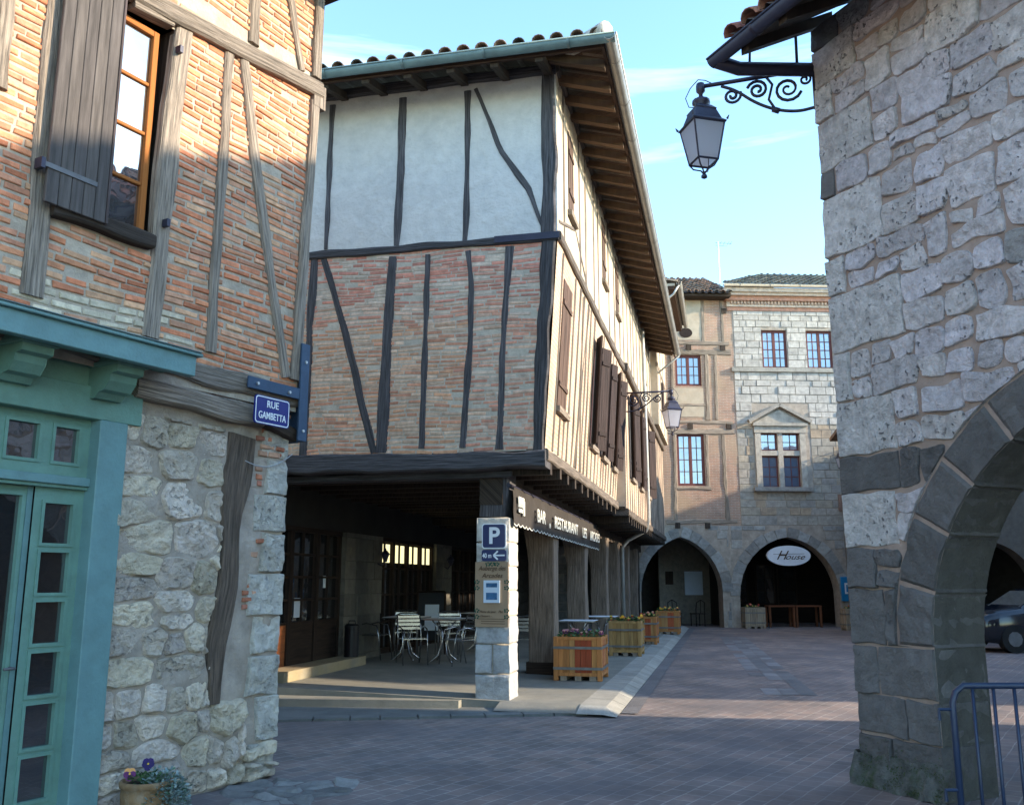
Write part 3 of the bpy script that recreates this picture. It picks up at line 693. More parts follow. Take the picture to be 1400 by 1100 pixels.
T([(64, 287), (130, 306), (203, 334)], [.10, .11, .10], depth=.09, name='sill', mat=m_timber_b)
T([(180, 6), (234, 33)], [.07, .07], depth=.05, name='lintel')
bb = MB(); LU.box(bb, .0, .16, 6.10, 6.34, -.12, .05, m_timber); bb.build('beam_end', H1)
window(LU, H1, -2.46, -1.68, 4.16, 5.94, n=-.10, cas=2, cols=1, rows=4, mat=m_sill, fw=.05, bw=.028, bevel=.004, label='varnished window with four panes in a row')
sh = MB(); x = -2.61
for k in range(5):
    LU.box(sh, x, x+.089, 4.12, 6.12, .085, .115, m_shut, tint=(1, 1, 1) if k % 2 else (.88, .88, .9)); x += .093
LU.box(sh, -2.145, -2.125, 4.12, 6.12, .03, .12, m_shut, tint=(.8, .7, .75))
so_ = sh.build('shutter', H1, bevel=.004)
for z in (4.36, 5.86):
    h_ = MB(); LU.box(h_, -2.65, -2.24, z, z+.035, .116, .124, m_iron2); LU.box(h_, -2.67, -2.64, z-.02, z+.055, .05, .13, m_iron); h_.build('strap_hinge', so_)
for z in (5.78, 4.3): hk = MB(); LU.box(hk, -1.60, -1.57, z, z+.06, .03, .09, m_iron); hk.build('hook', H1)
br_ = MB()
LU.box(br_, -.66, -.02, 3.20, 3.30, .055, .075, m_ironb, along='u'); 
br_.build('iron_bracket', H1, bevel=.004); br2 = MB(); LU.box(br2, -.045, .06, 2.83, 3.72, .058, .082, m_ironb); LU.box(br2, .045, .06, 2.83, 3.72, -.2, .058, m_ironb); br2.build('iron_bracket', H1, bevel=.004)
for u_, v_ in ((-.56, 3.25), (-.18, 3.24), (.01, 3.55), (.01, 2.92)):
    b_ = MB(); b_.tube([LU.P(u_, v_, .07), LU.P(u_, v_, .092)], .014, m_bolt, 8); b_.build('bolt', H1)
# eaves of the left house
rf = MB(); up_l = (LW.n*-1*cos(radians(17))+Vector((0, 0, 1))*sin(radians(17)))
LU.box(rf, -12.5, .42, 7.50, 7.56, -3, .95, m_board); LU.box(rf, -12.5, .42, 7.56, 7.66, -3, .97, m_timber_b)
rf.build('eave', H1)
rt = MB(); roof(rt, LU.P(-6.0, 7.64, 1.02), LU.u, up_l, 6.6, lambda x: 3.0); rt.add([LU.P(-12.5, 7.6, 1.0), LU.P(.45, 7.6, 1.0), LU.P(.45, 8.9, -3.3), LU.P(-12.5, 8.9, -3.3)], [(0, 1, 2, 3)], m_tile, (.15, .11, .09)); rt.build('roof', H1, smooth=True)
cb = MB(); P_ = []
for i in range(11): t = i/10; P_.append(LW.P(-.55+.62*t*.9-.0, 2.60-.05*sin(pi*t)+.12*t*t, .07)) 
cb.tube(P_, .004, m_bolt, 5); cb.build('cable', H1)
# shop front
sf = MB()
LW.box(sf, -6.5, -1.47, 3.10, 3.25, .40, .47, m_green2); LW.box(sf, -6.5, -1.43, 3.25, 3.275, -.0, .50, m_green2); LW.box(sf, -6.5, -1.47, 3.17, 3.25, .0, .40, m_green)
LW.box(sf, -6.5, -1.45, 3.275, 3.285, -.0, .51, m_zinc)
cor = sf.build('cornice', H1, bevel=.006)
for u_ in (-4.2, -3.42, -2.62, -1.92):
    k = MB(); prof = [(.0, 2.88), (.10, 2.88), (.14, 2.92), (.20, 2.93), (.25, 2.99), (.26, 3.04), (.32, 3.05), (.33, 3.10), (.33, 3.165), (0, 3.165)]
    vs = [LW.P(u_+s_, v, n) for s_ in (-.11, .11) for n, v in prof]; K = len(prof)
    k.add(vs, [tuple(range(K)), tuple(range(K, 2*K))[::-1]]+[(i, (i+1) % K, K+(i+1) % K, K+i) for i in range(K)], m_green); LW.box(k, u_-.13, u_+.13, 3.10, 3.13, 0, .36, m_green); k.build('corbel', cor, bevel=.003)
fr = MB(); LW.box(fr, -6.5, -1.58, 2.74, 2.97, -.1, .05, m_green); LW.box(fr, -6.5, -1.62, 2.97, 3.17, -.1, .02, m_green); fr.build('fascia_board', H1, bevel=.005)
pi_ = MB(); LW.box(pi_, -1.93, -1.70, 0, 2.74, -.12, .06, m_green2); LW.box(pi_, -1.70, -1.685, 0, 2.74, -.1, .03, m_green); pi_.build('pilaster', H1, bevel=.006)
def glazed(u0, u1, v0, v1, n, cols_u, rows_v, fw, name, mat=m_green, lab=None, th=.03):
    """frame with openings: cols_u/rows_v = lists of opening intervals"""
    f = MB(); ho = [(a, b, c, d) for a, b in cols_u for c, d in rows_v]
    for a, b, c, d in cells(u0, u1, v0, v1, ho): sheet(f, LW, a, b, c, d, n, mat)
    reveals(f, LW, ho, n-th, n, mat); 
    for a, b, c, d in ho: LW.box(f, a-.022, a, c-.022, d+.022, n, n+.01, mat); LW.box(f, b, b+.022, c-.022, d+.022, n, n+.01, mat); LW.box(f, a, b, c-.022, c, n, n+.009, mat); LW.box(f, a, b, d, d+.022, n, n+.009, mat)
    o = f.build(name, H1, label=lab); 
    for a, b, c, d in ho:
        g_ = MB(); sheet(g_, LW, a-.005, b+.005, c-.005, d+.005, n-th+.004, m_glass_shop); g_.build('pane', o)
    return o
glazed(-3.4, -1.93, 2.28, 2.74, -.05, [(-2.92, -2.68), (-2.54, -2.32), (-2.20, -2.02)], [(2.42, 2.66)], .05, 'fanlight')
tr = MB(); LW.box(tr, -3.4, -1.93, 2.26, 2.32, -.06, .0, m_green2); LW.box(tr, -3.4, -1.93, 2.235, 2.26, -.06, -.02, m_green); tr.build('transom', H1, bevel=.004)
ow = [.10+.355*k for k in range(6)]
dr = glazed(-2.30, -1.93, 0, 2.235, -.06, [(-2.22, -2.01)], [(.20+.332*k, .47+.332*k) for k in range(6)], .05, 'side_light')
fj = MB(); LW.box(fj, -2.335, -2.296, 0, 2.235, -.14, -.085, m_green2); fj.build('door_jamb', H1)
dl = glazed(-3.4, -2.33, 0, 2.235, -.09, [(-3.1, -2.37)], [(.3, 2.17)], .05, 'door')
inside_ = MB(); LW.box(inside_, -3.9, -2.0, .01, 2.2, -1.2, -1.1, m_int); inside_.build('inner_partition', H1)
hd = MB(); hd.tube([LW.P(-2.345, 1.05, -.08), LW.P(-2.345, 1.05, -.02), LW.P(-2.42, 1.05, -.015)], .010, m_iron2, 8); hd.build('handle', dl, smooth=True)
# street sign
SG = Fr(LW.o+LW.n*.22, 30, 120)
s1 = thing('street_sign', 'blue enamel street name plate with white lettering, fixed at the corner of the brick house', 'street sign', tuple(SG.P(-.41, 3.03, -.03)))
def rrect(mb, W, uc, vc, wd, ht, r, n0, n1, mat):
    pts = []
    for cx, cy, a0 in ((wd/2-r, ht/2-r, 0), (-wd/2+r, ht/2-r, 90), (-wd/2+r, -ht/2+r, 180), (wd/2-r, -ht/2+r, 270)):
        for i in range(5): a = radians(a0+22.5*i); pts.append((uc+cx+r*cos(a), vc+cy+r*sin(a)))
    k = len(pts); mb.add([W.P(*p, n1) for p in pts]+[W.P(*p, n0) for p in pts], [tuple(range(k)), tuple(range(k, 2*k))[::-1]]+[(i, (i+1) % k, k+(i+1) % k, k+i) for i in range(k)], mat)
b_ = MB(); rrect(b_, SG, -.415, 3.025, .41, .245, .03, -.012, 0, m_blue); b_.build('plate', s1)
b_ = MB(); o_ = (.395, .23, .028); i_ = (.378, .213, .022)
def ring(mb, W, uc, vc, o, i, n, mat):
    P = []
    for wd, ht, r in (o, i):
        for cx, cy, a0 in ((wd/2-r, ht/2-r, 0), (-wd/2+r, ht/2-r, 90), (-wd/2+r, -ht/2+r, 180), (wd/2-r, -ht/2+r, 270)):
            for q in range(5): a = radians(a0+22.5*q); P.append(W.P(uc+cx+r*cos(a), vc+cy+r*sin(a), n))
    mb.add(P, [(k, (k+1) % 20, 20+(k+1) % 20, 20+k) for k in range(20)], mat)
ring(b_, SG, -.415, 3.025, o_, i_, .003, m_white); b_.build('border', s1)
text('RUE', SG, -.415, 3.078, .003, .085, m_white, 'lettering', s1, ax=(.92, 1), bold=.0006)
text('GAMBETTA', SG, -.415, 2.978, .003, .085, m_white, 'lettering', s1, ax=(.74, 1.0), bold=.0006)
class GF:
    lean = None
    def P(s, u, v, n=0): return Vector((u, v, .004+max(-.003, n)))
gs = MB(); gc = ground(395, 1082)
for P_ in voronoi(gc.x-.55, gc.x+.5, gc.y-.5, gc.y+.42, 22, asp=1., g=.006):
    c_ = sum(P_, Vector((0, 0)))/len(P_)
    if ((c_.x-gc.x)/.52)**2+((c_.y-gc.y)/.45)**2 < 1: q = R_(.14, .30); stone_poly(gs, GF(), P_, m_dress, (q, q*.97, q*.92), proud=.008, rough=.004)
struct(gs.build('ground_stones'))
# flower pot
pc = LW.P(-1.48, 0, .27)
pt = thing('flower_pot', 'round weathered terracotta pot standing against the foot of the stone wall', 'flower pot', tuple(pc))
k = MB(); k.lathe(pc, [(.10, 0), (.145, .02), (.165, .10), (.170, .17), (.160, .20), (.178, .215), (.184, .24), (.176, .255), (.160, .255), (.158, .235), (.155, .22)], m_terra, 24); k.build('pot', pt, smooth=True)
k = MB(); k.lathe(pc, [(.157, .20), (.157, .226)], m_soil, 20); k.build('soil', pt)
def leaves(mb, c, rx, ry, rz, n, s0, cols, mat, droop=0, up=.4):
    for _ in range(n):
        t = R_(0, 2*pi); q = sqrt(random.random()); p = Vector((c[0]+rx*q*cos(t), c[1]+ry*q*sin(t), c[2]+rz*random.random()-droop*q*q))
        d = Vector((cos(t)*q+R_(-.5, .5), sin(t)*q+R_(-.5, .5), R_(-.2, 1)*up)).normalized(); s_ = s0*R_(.6, 1.3)
        a = d.cross(Vector((R_(-1, 1), R_(-1, 1), 1))).normalized(); col = random.choice(cols); kk = R_(.7, 1.3)
        mb.add([p, p+d*s_*.5+a*s_*.3, p+d*s_, p+d*s_*.5-a*s_*.3], [(0, 1, 2, 3)], mat, tuple(x*kk for x in col))
def pansy(mb, p, face, r, c1, c2):
    face = face.normalized(); a = face.cross(Vector((0, 0, 1))).normalized(); b = a.cross(face)
    for k, (an, rr, cc) in enumerate(((50, 1, c1), (130, 1, c1), (-10, .9, c2), (190, .9, c2), (270, 1.1, c2))):
        t = radians(an); o = p+(a*cos(t)+b*sin(t))*r*.45+face*.002*k
        ps = [o+face*R_(0, .1)*r+(a*cos(q*pi/4)+b*sin(q*pi/4))*r*.55*rr for q in range(8)]
        mb.add(ps, [tuple(range(8))], m_petal, cc)
    mb.add([p+face*.014+(a*cos(q*pi/3)+b*sin(q*pi/3))*r*.16 for q in range(6)], [tuple(range(6))], m_petal, (.8, .5, .03))
GRN = [(1, 1, 1), (.8, 1.2, .8), (1.3, 1.2, .9)]
tocam = Vector((.35, -1, .35))
o = thing('pansy_plant', 'pansy with one dark purple and one orange and purple bloom, in the terracotta pot', 'plant', tuple(pc+Vector((-.03, 0, .22))))
k = MB(); leaves(k, pc+Vector((-.02, 0, .23)), .10, .09, .07, 90, .05, GRN, m_leaf); k.build('leaves', o)
k = MB(); pansy(k, pc+Vector((-.10, -.06, .30)), tocam, .045, (.7, .32, .10), (.12, .02, .10)); k.build('flower', o, label='orange and purple flower')
k = MB(); pansy(k, pc+Vector((.0, 0, .355)), tocam, .045, (.03, .01, .10), (.02, .008, .08)); k.build('flower', o, label='dark purple flower')
o = thing('trailing_plant', 'silvery blue-green trailing plant spilling over the right side of the terracotta pot', 'plant', tuple(pc+Vector((.08, 0, .22))))
k = MB(); leaves(k, pc+Vector((.12, -.03, .22)), .17, .13, .12, 900, .032, [(4.2, 2.9, 8.2), (3.2, 2.2, 5.6), (5.4, 3.4, 9.5), (2.0, 1.8, 3.0)], m_leaf, droop=.14, up=.8)
leaves(k, pc+Vector((.23, -.06, .06)), .09, .08, .16, 420, .030, [(4.2, 2.9, 8.2), (3.2, 2.2, 5.6), (5.4, 3.4, 9.5)], m_leaf, up=.6); k.build('leaves', o)

# ================================================================== CENTRAL HOUSE (jettied over the arcade)
O1 = Vector((.43, 11.95, 0)); LEAN = [(3.3, 0), (6.2, .2)]
F2 = Fr(O1, 12.9, 102.9, LEAN); F1 = Fr(O1, 102.9-180, 192.9); F1.lean = None
class FrF1(Fr):
    def P(s, u, v, n=0):      # right edge follows the lean of the street wall
        sh = F2.ln(v)*max(0, 1-max(0, u)/.6)
        return s.o+s.u*(u-sh if u < .6 else u)+s.n*n+Vector((0, 0, v))
F1 = FrF1(O1, 102.9-180, 192.9)
HC = thing('arcaded_timber_house', 'large middle house, white plaster above red brick, overhanging the restaurant arcade', 'house', tuple(O1+F1.u*3))
w1 = MB()
def pal2(u, v):
    if v > 5.4: return random.choice([(.56, .24, .17), (.58, .26, .19), (.52, .23, .17), (.52, .42, .33), (.56, .44, .35), (.56, .30, .22)])
    if v < 5.1 and u > 1.0: return random.choice([(.60, .32, .19), (.58, .35, .23), (.56, .39, .28), (.56, .27, .17), (.60, .42, .30)])
    return random.choice([(.56, .26, .18), (.58, .28, .19), (.56, .37, .26), (.58, .39, .29), (.55, .29, .20), (.54, .41, .32)])
bricks(w1, F1, .06, 8.0, 3.30, 6.22, pal=pal2, mort=m_mortar_grey, h=.036, gap=.017, lmin=.12, lmax=.34, wavy=.03, proud=.006, skip=.05)
w1.build('brick_wall', HC)
w2 = MB(); sheet(w2, F1, 0, 8, 6.2, 8.85, .0, m_plaster, res=.12, rough=.01); 
w2.build('plaster_wall', HC, smooth=True)
T = lambda pts, w_, **k: timber(F1, HC, pts, w_, depth=k.pop('depth', .018), mat=k.pop('mat', m_timber_d), jit=k.pop('jit', .012), **k)
T([(430, 354), (424, 450), (414, 622)], [.10, .115, .14]); T([(443, 354), (473, 457), (491, 534), (511, 619)], [.09, .105, .10, .085], name='brace')
T([(537, 351), (530, 457), (521, 619)], [.14, .155, .17]); T([(585, 348), (582, 457), (576, 613)], [.075, .08, .09])
T([(640, 343), (645, 400), (642, 480), (632, 612)], [.075, .08, .085, .10]); T([(694, 337), (688, 451), (683, 614)], [.085, .075, .10])
timber(F1, HC, [(.085, 3.28), (.10, 4.4), (.09, 6.22)], [.15, .16, .15], depth=.03, mat=m_timber_d, pix=False, name='corner_post', jit=.02)
T([(455, 144), (450, 240), (446, 341)], [.075, .085, .07]); T([(551, 134), (548, 232), (542, 336)], [.13, .12, .11])
T([(639, 125), (640, 220), (636, 331)], [.10, .085, .085]); T([(650, 122), (686, 208), (713, 259), (731, 321)], [.05, .065, .07, .045], name='brace')
timber(F1, HC, [(.09, 6.22), (.08, 7.4), (.09, 8.8)], [.15, .15, .15], depth=.03, mat=m_timber_d, pix=False, name='corner_post')
for uu in (4.6, 5.6, 6.7):
    timber(F1, HC, [(uu, 3.3), (uu+.05, 6.2)], .12, depth=.018, mat=m_timber_d, pix=False); timber(F1, HC, [(uu+.3, 6.3), (uu+.3, 8.8)], .12, depth=.018, mat=m_timber_d, pix=False)
timber(F1, HC, [(-.02, 6.235), (1.0, 6.24), (3.4, 6.25), (8, 6.25)], [.10, .10, .12, .12], depth=.045, mat=m_timber_d, pix=False, name='beam')
timber(F1, HC, [(.0, 8.74), (3.4, 8.76), (8, 8.76)], [.15, .15, .15], depth=.07, mat=m_timber_d, pix=False, name='wall_plate')
timber(F1, HC, [(-.02, 3.19), (1.5, 3.17), (3.6, 3.20), (8, 3.2)], [.21, .23, .25, .25], depth=.09, mat=m_timber_d, pix=False, name='bressummer', base=-.3, jit=.02)
pltm = MB(); F1.box(pltm, -.03, .68, 6.20, 6.295, .05, .062, m_iron); pltm.build('iron_strap', HC); pltm = MB(); F2.box(pltm, -.05, .03, 6.20, 6.295, .0, .014, m_iron); pltm.build('iron_strap', HC)
# street wall
LS = 16.6
def wins(lst): return [(a, b, c, d) for a, b, c, d in lst]
low = [(.62, 1.35, 4.0, 5.85), (3.95, 4.6, 3.95, 5.8), (5.45, 6.1, 3.95, 5.85), (7.1, 7.7, 3.95, 5.85), (9.3, 10.1, 3.95, 5.85), (11.5, 12.2, 3.95, 5.85), (13.8, 14.6, 3.95, 5.85)]
upw = [(.95, 1.42, 7.0, 8.3), (4.9, 5.4, 7.25, 8.5), (7.1, 7.6, 7.25, 8.5), (13.9, 14.4, 7.25, 8.4)]
lowA = [h for h in low if h[0] < 8]; lowB = [h for h in low if h[0] > 8]
F2B = Fr(O1+F2.n*.22, 12.9, 102.9); F2B_u = Fr(O1+F2.n*.2, 12.9, 102.9)
sw = MB()
for c in cells(0, 8.2, 3.3, 6.2, lowA): sheet(sw, F2, *c, 0, m_brick_f2)
reveals(sw, F2, lowA, -.2, 0, m_cream)
for c in cells(8.2, 21.2, 3.1, 6.3, lowB): sheet(sw, F2B, *c, 0, m_brick_f2)
reveals(sw, F2B, lowB, -.2, 0, m_cream)
sw.add([F2B.P(8.2, 3.1, 0), F2B.P(8.2, 6.3, 0), F2B.P(8.2, 6.3, -.4), F2B.P(8.2, 3.1, -.4)], [(0, 1, 2, 3)], m_cream)
sw.add([F2B.P(21.2, 3.1, 0), F2B.P(21.2, 6.3, 0), F2B.P(21.2, 6.3, -.6), F2B.P(21.2, 3.1, -.6)], [(0, 1, 2, 3)], m_cream)
sw.build('brick_wall', HC)
sw = MB()
for c in cells(0, LS, 6.2, 8.85, upw): sheet(sw, F2B_u, *c, 0, m_cream)
reveals(sw, F2B_u, upw, -.2, 0, m_cream); sw.build('plaster_wall', HC)
bx = MB()
for h in low+upw: (F2B if h[2] < 6.5 else F2B_u).box(bx, h[0]-.1, h[1]+.1, h[2]-.1, h[3]+.1, -1.2, -.9, m_dark)  # dark boxes stand in for the shade behind the windows
F1.box(bx, .3, 8, 3.3, 8.7, -7, -6.8, m_dark)
bx.build('inner_wall', HC)
T2 = lambda W, pts, w_, **k: timber(W, HC, pts, w_, depth=k.pop('depth', .014), mat=k.pop('mat', m_timber_f2), pix=False, jit=.012, **k)
x = .5; k_ = 0
while x < 8.1:
    if not any(h[0]-.02 < x < h[1]+.02 for h in lowA): T2(F2, [(x, 3.35), (x+R_(-.04, .04), 4.7), (x+R_(-.05, .05), 6.15)], R_(.09, .12))
    else: T2(F2, [(x, 3.35), (x, 3.9)], .1)
    x += R_(.32, .48)
T2(F2, [(2.9, 3.35), (2.35, 6.1)], .08, name='brace'); T2(F2, [(2.35, 3.35), (3.0, 6.1)], .08, name='brace')
x = 8.45
while x < 21:
    if not any(h[0]-.02 < x < h[1]+.02 for h in lowB): T2(F2B, [(x, 3.15), (x, 6.2)], R_(.1, .14))
    else: T2(F2B, [(x, 3.15), (x, 3.85)], .1)
    x += R_(.4, .6)
x = .55
while x < LS:
    if not any(h[0]-.1 < x < h[1]+.1 for h in upw): T2(F2B_u, [(x, 6.35), (x+R_(-.05, .05), 8.75)], R_(.08, .11))
    x += R_(.6, 1.0)
T2(F2, [(0, 6.26), (4, 6.25), (8.2, 6.28)], [.14, .15, .16], name='beam', depth=.05); T2(F2B, [(8.2, 6.28), (21, 6.25)], .2, name='beam', depth=.09)
T2(F2, [(0.0, 3.24), (4, 3.25), (8.2, 3.22)], [.16, .16, .17], name='beam', depth=.05, base=-.25); T2(F2B, [(8.2, 3.08), (21.2, 3.08)], .16, name='beam', depth=.05, base=-.3)
T2(F2B_u, [(0, 8.78), (LS, 8.78)], .14, name='wall_plate', depth=.05)
T2(F2, [(0.1, 6.5), (1.6, 6.95), (3.0, 6.3)], .05, name='brace')
for W, hs in ((F2, lowA), (F2B, lowB), (F2B_u, upw)):
    for a, b, c, d in hs:
        window(W, HC, a, b, c, d, n=-.12, cas=2, cols=1, rows=3, mat=m_frame_red, fw=.05, bw=.02)
        s_ = MB(); W.box(s_, a-.08, b+.08, c-.09, c-.005, -.15, .07, m_timber); s_.build('sill', HC)
        if c > 6.5 or a < 1:
            m = MB(); n_b = 5
            for q in range(n_b): W.box(m, a+.01+(b-a-.02)*q/n_b, a+.01+(b-a-.02)*(q+1)/n_b-.004, c+.01, d-.01, -.03, .01 if q % 2 else .013, m_shut3)
            W.box(m, a+.02, b-.02, c+.3, c+.37, .013, .03, m_shut3); W.box(m, a+.02, b-.02, d-.37, d-.3, .013, .03, m_shut3); m.build('shutter', HC); continue
        for side in (0, 1):
            hu = a if side == 0 else b; sg = -1 if side == 0 else 1
            ang = radians(R_(12, 28)); ww = (b-a)*.42; m = MB()
            for q in range(4):
                o0 = ww*q/4; o1 = ww*(q+1)/4-.004; tk = .03
                P8 = [W.P(hu+sg*(o*cos(ang)-t*sin(ang)), v, .02+o*sin(ang)+t*cos(ang)) for v in (c-.02, d+.02) for o, t in ((o0, 0), (o1, 0), (o1, tk), (o0, tk))]
                m.hexa(P8, m_shut2, (1, 1, 1), [(v, o) for v in (0, d-c) for o in (o0, o1, o1, o0)])
            for v in (c+.25, d-.3):
                m.hexa([W.P(hu+sg*(o*cos(ang)-t*sin(ang)), vv, .02+o*sin(ang)+t*cos(ang)) for vv in (v, v+.07) for o, t in ((.01, .03), (ww-.02, .03), (ww-.02, .05), (.01, .05))], m_shut2, (.7, .7, .7))
            m.build('shutter', HC)
# roof: eaves, rafters, tiles, gutters
EO = .78; EZ = 8.60; PT = radians(16)
F2R = Fr(O1+F2.n*.2, 12.9, 102.9); F1R = Fr(O1+F2.n*.2, 102.9-180, 192.9)
up2 = -F2R.n*cos(PT)+Vector((0, 0, sin(PT))); up1 = -F1R.n*cos(PT)+Vector((0, 0, sin(PT)))
Wd = 9.5; 
def mid(x, w_): return min(x, w_-x)
tl = MB(); c0 = F2R.P(-EO, EZ+.065, EO+.03)
roof(tl, c0, F2R.u, up2, LS+EO, lambda x: min(4.8, max(0, x))/cos(PT)*1.0)
roof(tl, c0, F1R.u, up1, Wd, lambda x: mid(x, Wd)/cos(PT))
hp = [c0+(F2R.u-F2R.n).normalized()*0+((F2R.u-F2R.n)*t+Vector((0, 0, t*math.tan(PT))))+Vector((0, 0, .07)) for t in [i*.42 for i in range(12)]]
for a, b in zip(hp, hp[1:]):
    q = R_(.9, 1.2); tl.tube([a+Vector((0, 0, .02)), b+(b-a)*.1], [.12, .10], m_tile, 10, (.62*q, .56*q, .48*q))
tl.build('roof_tiles', HC, smooth=True)
bd = MB()
# boarding under tiles
def quad(mb, a, b, c, d, mat, th=.03, tint=(1, 1, 1)):
    n = (b-a).cross(d-a).normalized()*th; l1 = (b-a).length; l2 = (d-a).length; 
    uv = [(0, 0), (0, l1), (l2, l1), (l2, 0)]
    mb.hexa([a, b, c, d, a+n, b+n, c+n, d+n], mat, tint, uv+uv)
mdp = c0+(F2R.u-F2R.n)*4.75+Vector((0, 0, 4.75*math.tan(PT)))
rg = mdp+F2R.u*(LS-4.0)
endp = c0+F2R.u*(LS+EO)
quad(bd, c0, endp, rg, mdp, m_board, .03); quad(bd, c0, mdp, mdp+Vector((0, 0, .001)), c0+F1R.u*Wd, m_board, .025)
bd.build('roof_boarding', HC)
x = -.35; 
while x < LS:
    m = MB(); a = F2R.P(x, EZ-.045, EO-.04); wv = R_(.09, .12)
    e = F2R.u*(wv/2); dn = Vector((0, 0, -R_(.10, .13))); b = a+up2*1.25; q = R_(.8, 1.25)
    uv = [(0, 0), (0, .1), (1.2, .1), (1.2, 0)]*2
    m.hexa([a-e+dn, a+e+dn, b+e+dn, b-e+dn, a-e, a+e, b+e, b-e], m_rafter, (q, q, q), uv); m.build('rafter', HC); x += R_(.48, .68)
x = .1
while x < 8:
    m = MB(); a = F1R.P(x, EZ-.045, EO-.04); e = F1R.u*.055; dn = Vector((0, 0, -.11)); b = a+up1*1.1
    m.hexa([a-e+dn, a+e+dn, b+e+dn, b-e+dn, a-e, a+e, b+e, b-e], m_timber_b, (1, 1, 1), [(0, 0), (0, .1), (1.2, .1), (1.2, 0)]*2); m.build('rafter', HC); x += .62
bd = MB(); F2R.box(bd, -EO, LS, EZ-.10, EZ-.02, EO-.035, EO-.0, m_board, along='u'); F1R.box(bd, -EO+.04, 8.4, EZ-.10, EZ-.02, EO-.035, EO-.0, m_board, along='u'); bd.build('fascia_board', HC)
def gutter(mb, a, b, r, mat, nrm, seg=8):
    a = Vector(a); b = Vector(b); vs = []
    for p in (a, b):
        for rr in (r, r-.006):
            for i in range(seg+1): t = pi*i/seg; vs.append(p+nrm*(-rr*cos(t))+Vector((0, 0, -rr*sin(t))))
    K = seg+1; mb.add(vs, [(i, i+1, 2*K+i+1, 2*K+i) for i in range(seg)]+[(K+i, 3*K+i, 3*K+i+1, K+i+1) for i in range(seg)]+[(0, 2*K, 3*K, K), (seg, K+seg, 3*K+seg, 2*K+seg)]+[(i, i+1, K+i+1, K+i) for i in range(seg)]+[(2*K+i, 2*K+i+1, 3*K+i+1, 3*K+i) for i in range(seg)], mat)
    ln_ = (b-a).length; d = (b-a).normalized(); k = 0.6
    while k < ln_:
        p = a+d*k; R2 = r+.006; vs = []
        for q in (p, p+d*.035):
            for i in range(seg+1): t = pi*i/seg; vs.append(q+nrm*(-R2*cos(t))+Vector((0, 0, -R2*sin(t))))
        mb.add(vs, [(i, i+1, K+i+1, K+i) for i in range(seg)], mat); k += 1.15
    mb.tube([a+nrm*r, b+nrm*r], .012, mat, 6)
GO = EO+.09
gt = MB(); gutter(gt, F1R.P(-EO-.16, EZ+.0, GO), F1R.P(8.2, EZ+.02, GO), .085, m_zinc, F1R.n); gt.build('gutter', HC, smooth=True)
gt = MB(); gutter(gt, F2R.P(-EO-.16, EZ-.0, GO), F2R.P(LS+.1, EZ-.0, GO), .085, m_zinc_l, F2R.n); gt.build('gutter', HC, smooth=True)
# jetty joists and soffit
sf = MB(); PFn = .54
F2.box(sf, .1, 8.2, 3.19, 3.29, -8, -.03, m_timber_b, along='u'); F2B.box(sf, 8.2, 21.2, 3.10, 3.2, -8.2, -.03, m_timber_b, along='u'); sf.build('floor_boards', HC)
x = .35
while x < 21:
    m = MB(); n1 = .02 if x < 8.2 else .24; z1 = 3.18 if x < 8.2 else 3.02; q = R_(.7, 1.2)
    F2F = Fr(O1, 12.9, 102.9); F2F.box(m, x-.065, x+.065, z1-R_(.15, .18), z1, -4.3, n1, m_timber_b, tint=(q, q, q)); m.build('joist', HC); x += R_(.62, .75) if x < 8.2 else .55
ab = MB(); PF.box(ab, .0, 21.0, 2.62, 3.185, -.42, -.1, m_timber_b, along='u'); ab.build('arcade_beam', HC)
ab = MB(); F1.box(ab, .5, 8, 2.98, 3.06, -.5, -.2, m_timber_d, along='u'); ab.build('arcade_beam', HC)
# stone corner pillar
pi_ = MB()
PI = Fr((-.03, 12.36, 0), 102.9-180, 192.9)
PI.box(pi_, .02, .43, 0, 2.45, -.50, -.02, m_mortar_grey)
zq = [0, .42, .80, 1.15, 1.48, 1.80, 2.12, 2.45]
for i, (a, b) in enumerate(zip(zq, zq[1:])):
    q = R_(.52, .62); tt = (q, q*.96, q*.88) if i > 2 else (q*.72, q*.72, q*.72)
    if i == 1:
        patch(pi_, PI.P, .235, .455, a+.006, b-.006, m_dress, tt, res=.025, proud=.02, edge=.012, rough=.012, wob=.005, wrap=('R', .52)); patch(pi_, PI.P, 0, .225, a+.006, b-.006, m_dress, tt, res=.025, proud=.018, edge=.012, rough=.012, wob=.005, wrap=('L', .52))
    else:
        patch(pi_, PI.P, 0, .455, a+.005, b-.005, m_dress, tt, res=.025, proud=.02, edge=.012, rough=.012, wob=.005, wrap=('L', .52)); PI.box(pi_, .44, .452, a+.006, b-.006, -.50, .015, m_dress, tt)
pi_.build('stone_pillar', HC, smooth=True)
pb = MB(); timber(PI, HC, [(.24, 2.46), (.22, 3.08)], [.36, .40], depth=-.02, base=-.48, mat=m_timber_d, pix=False, name='pillar_block', jit=.03)
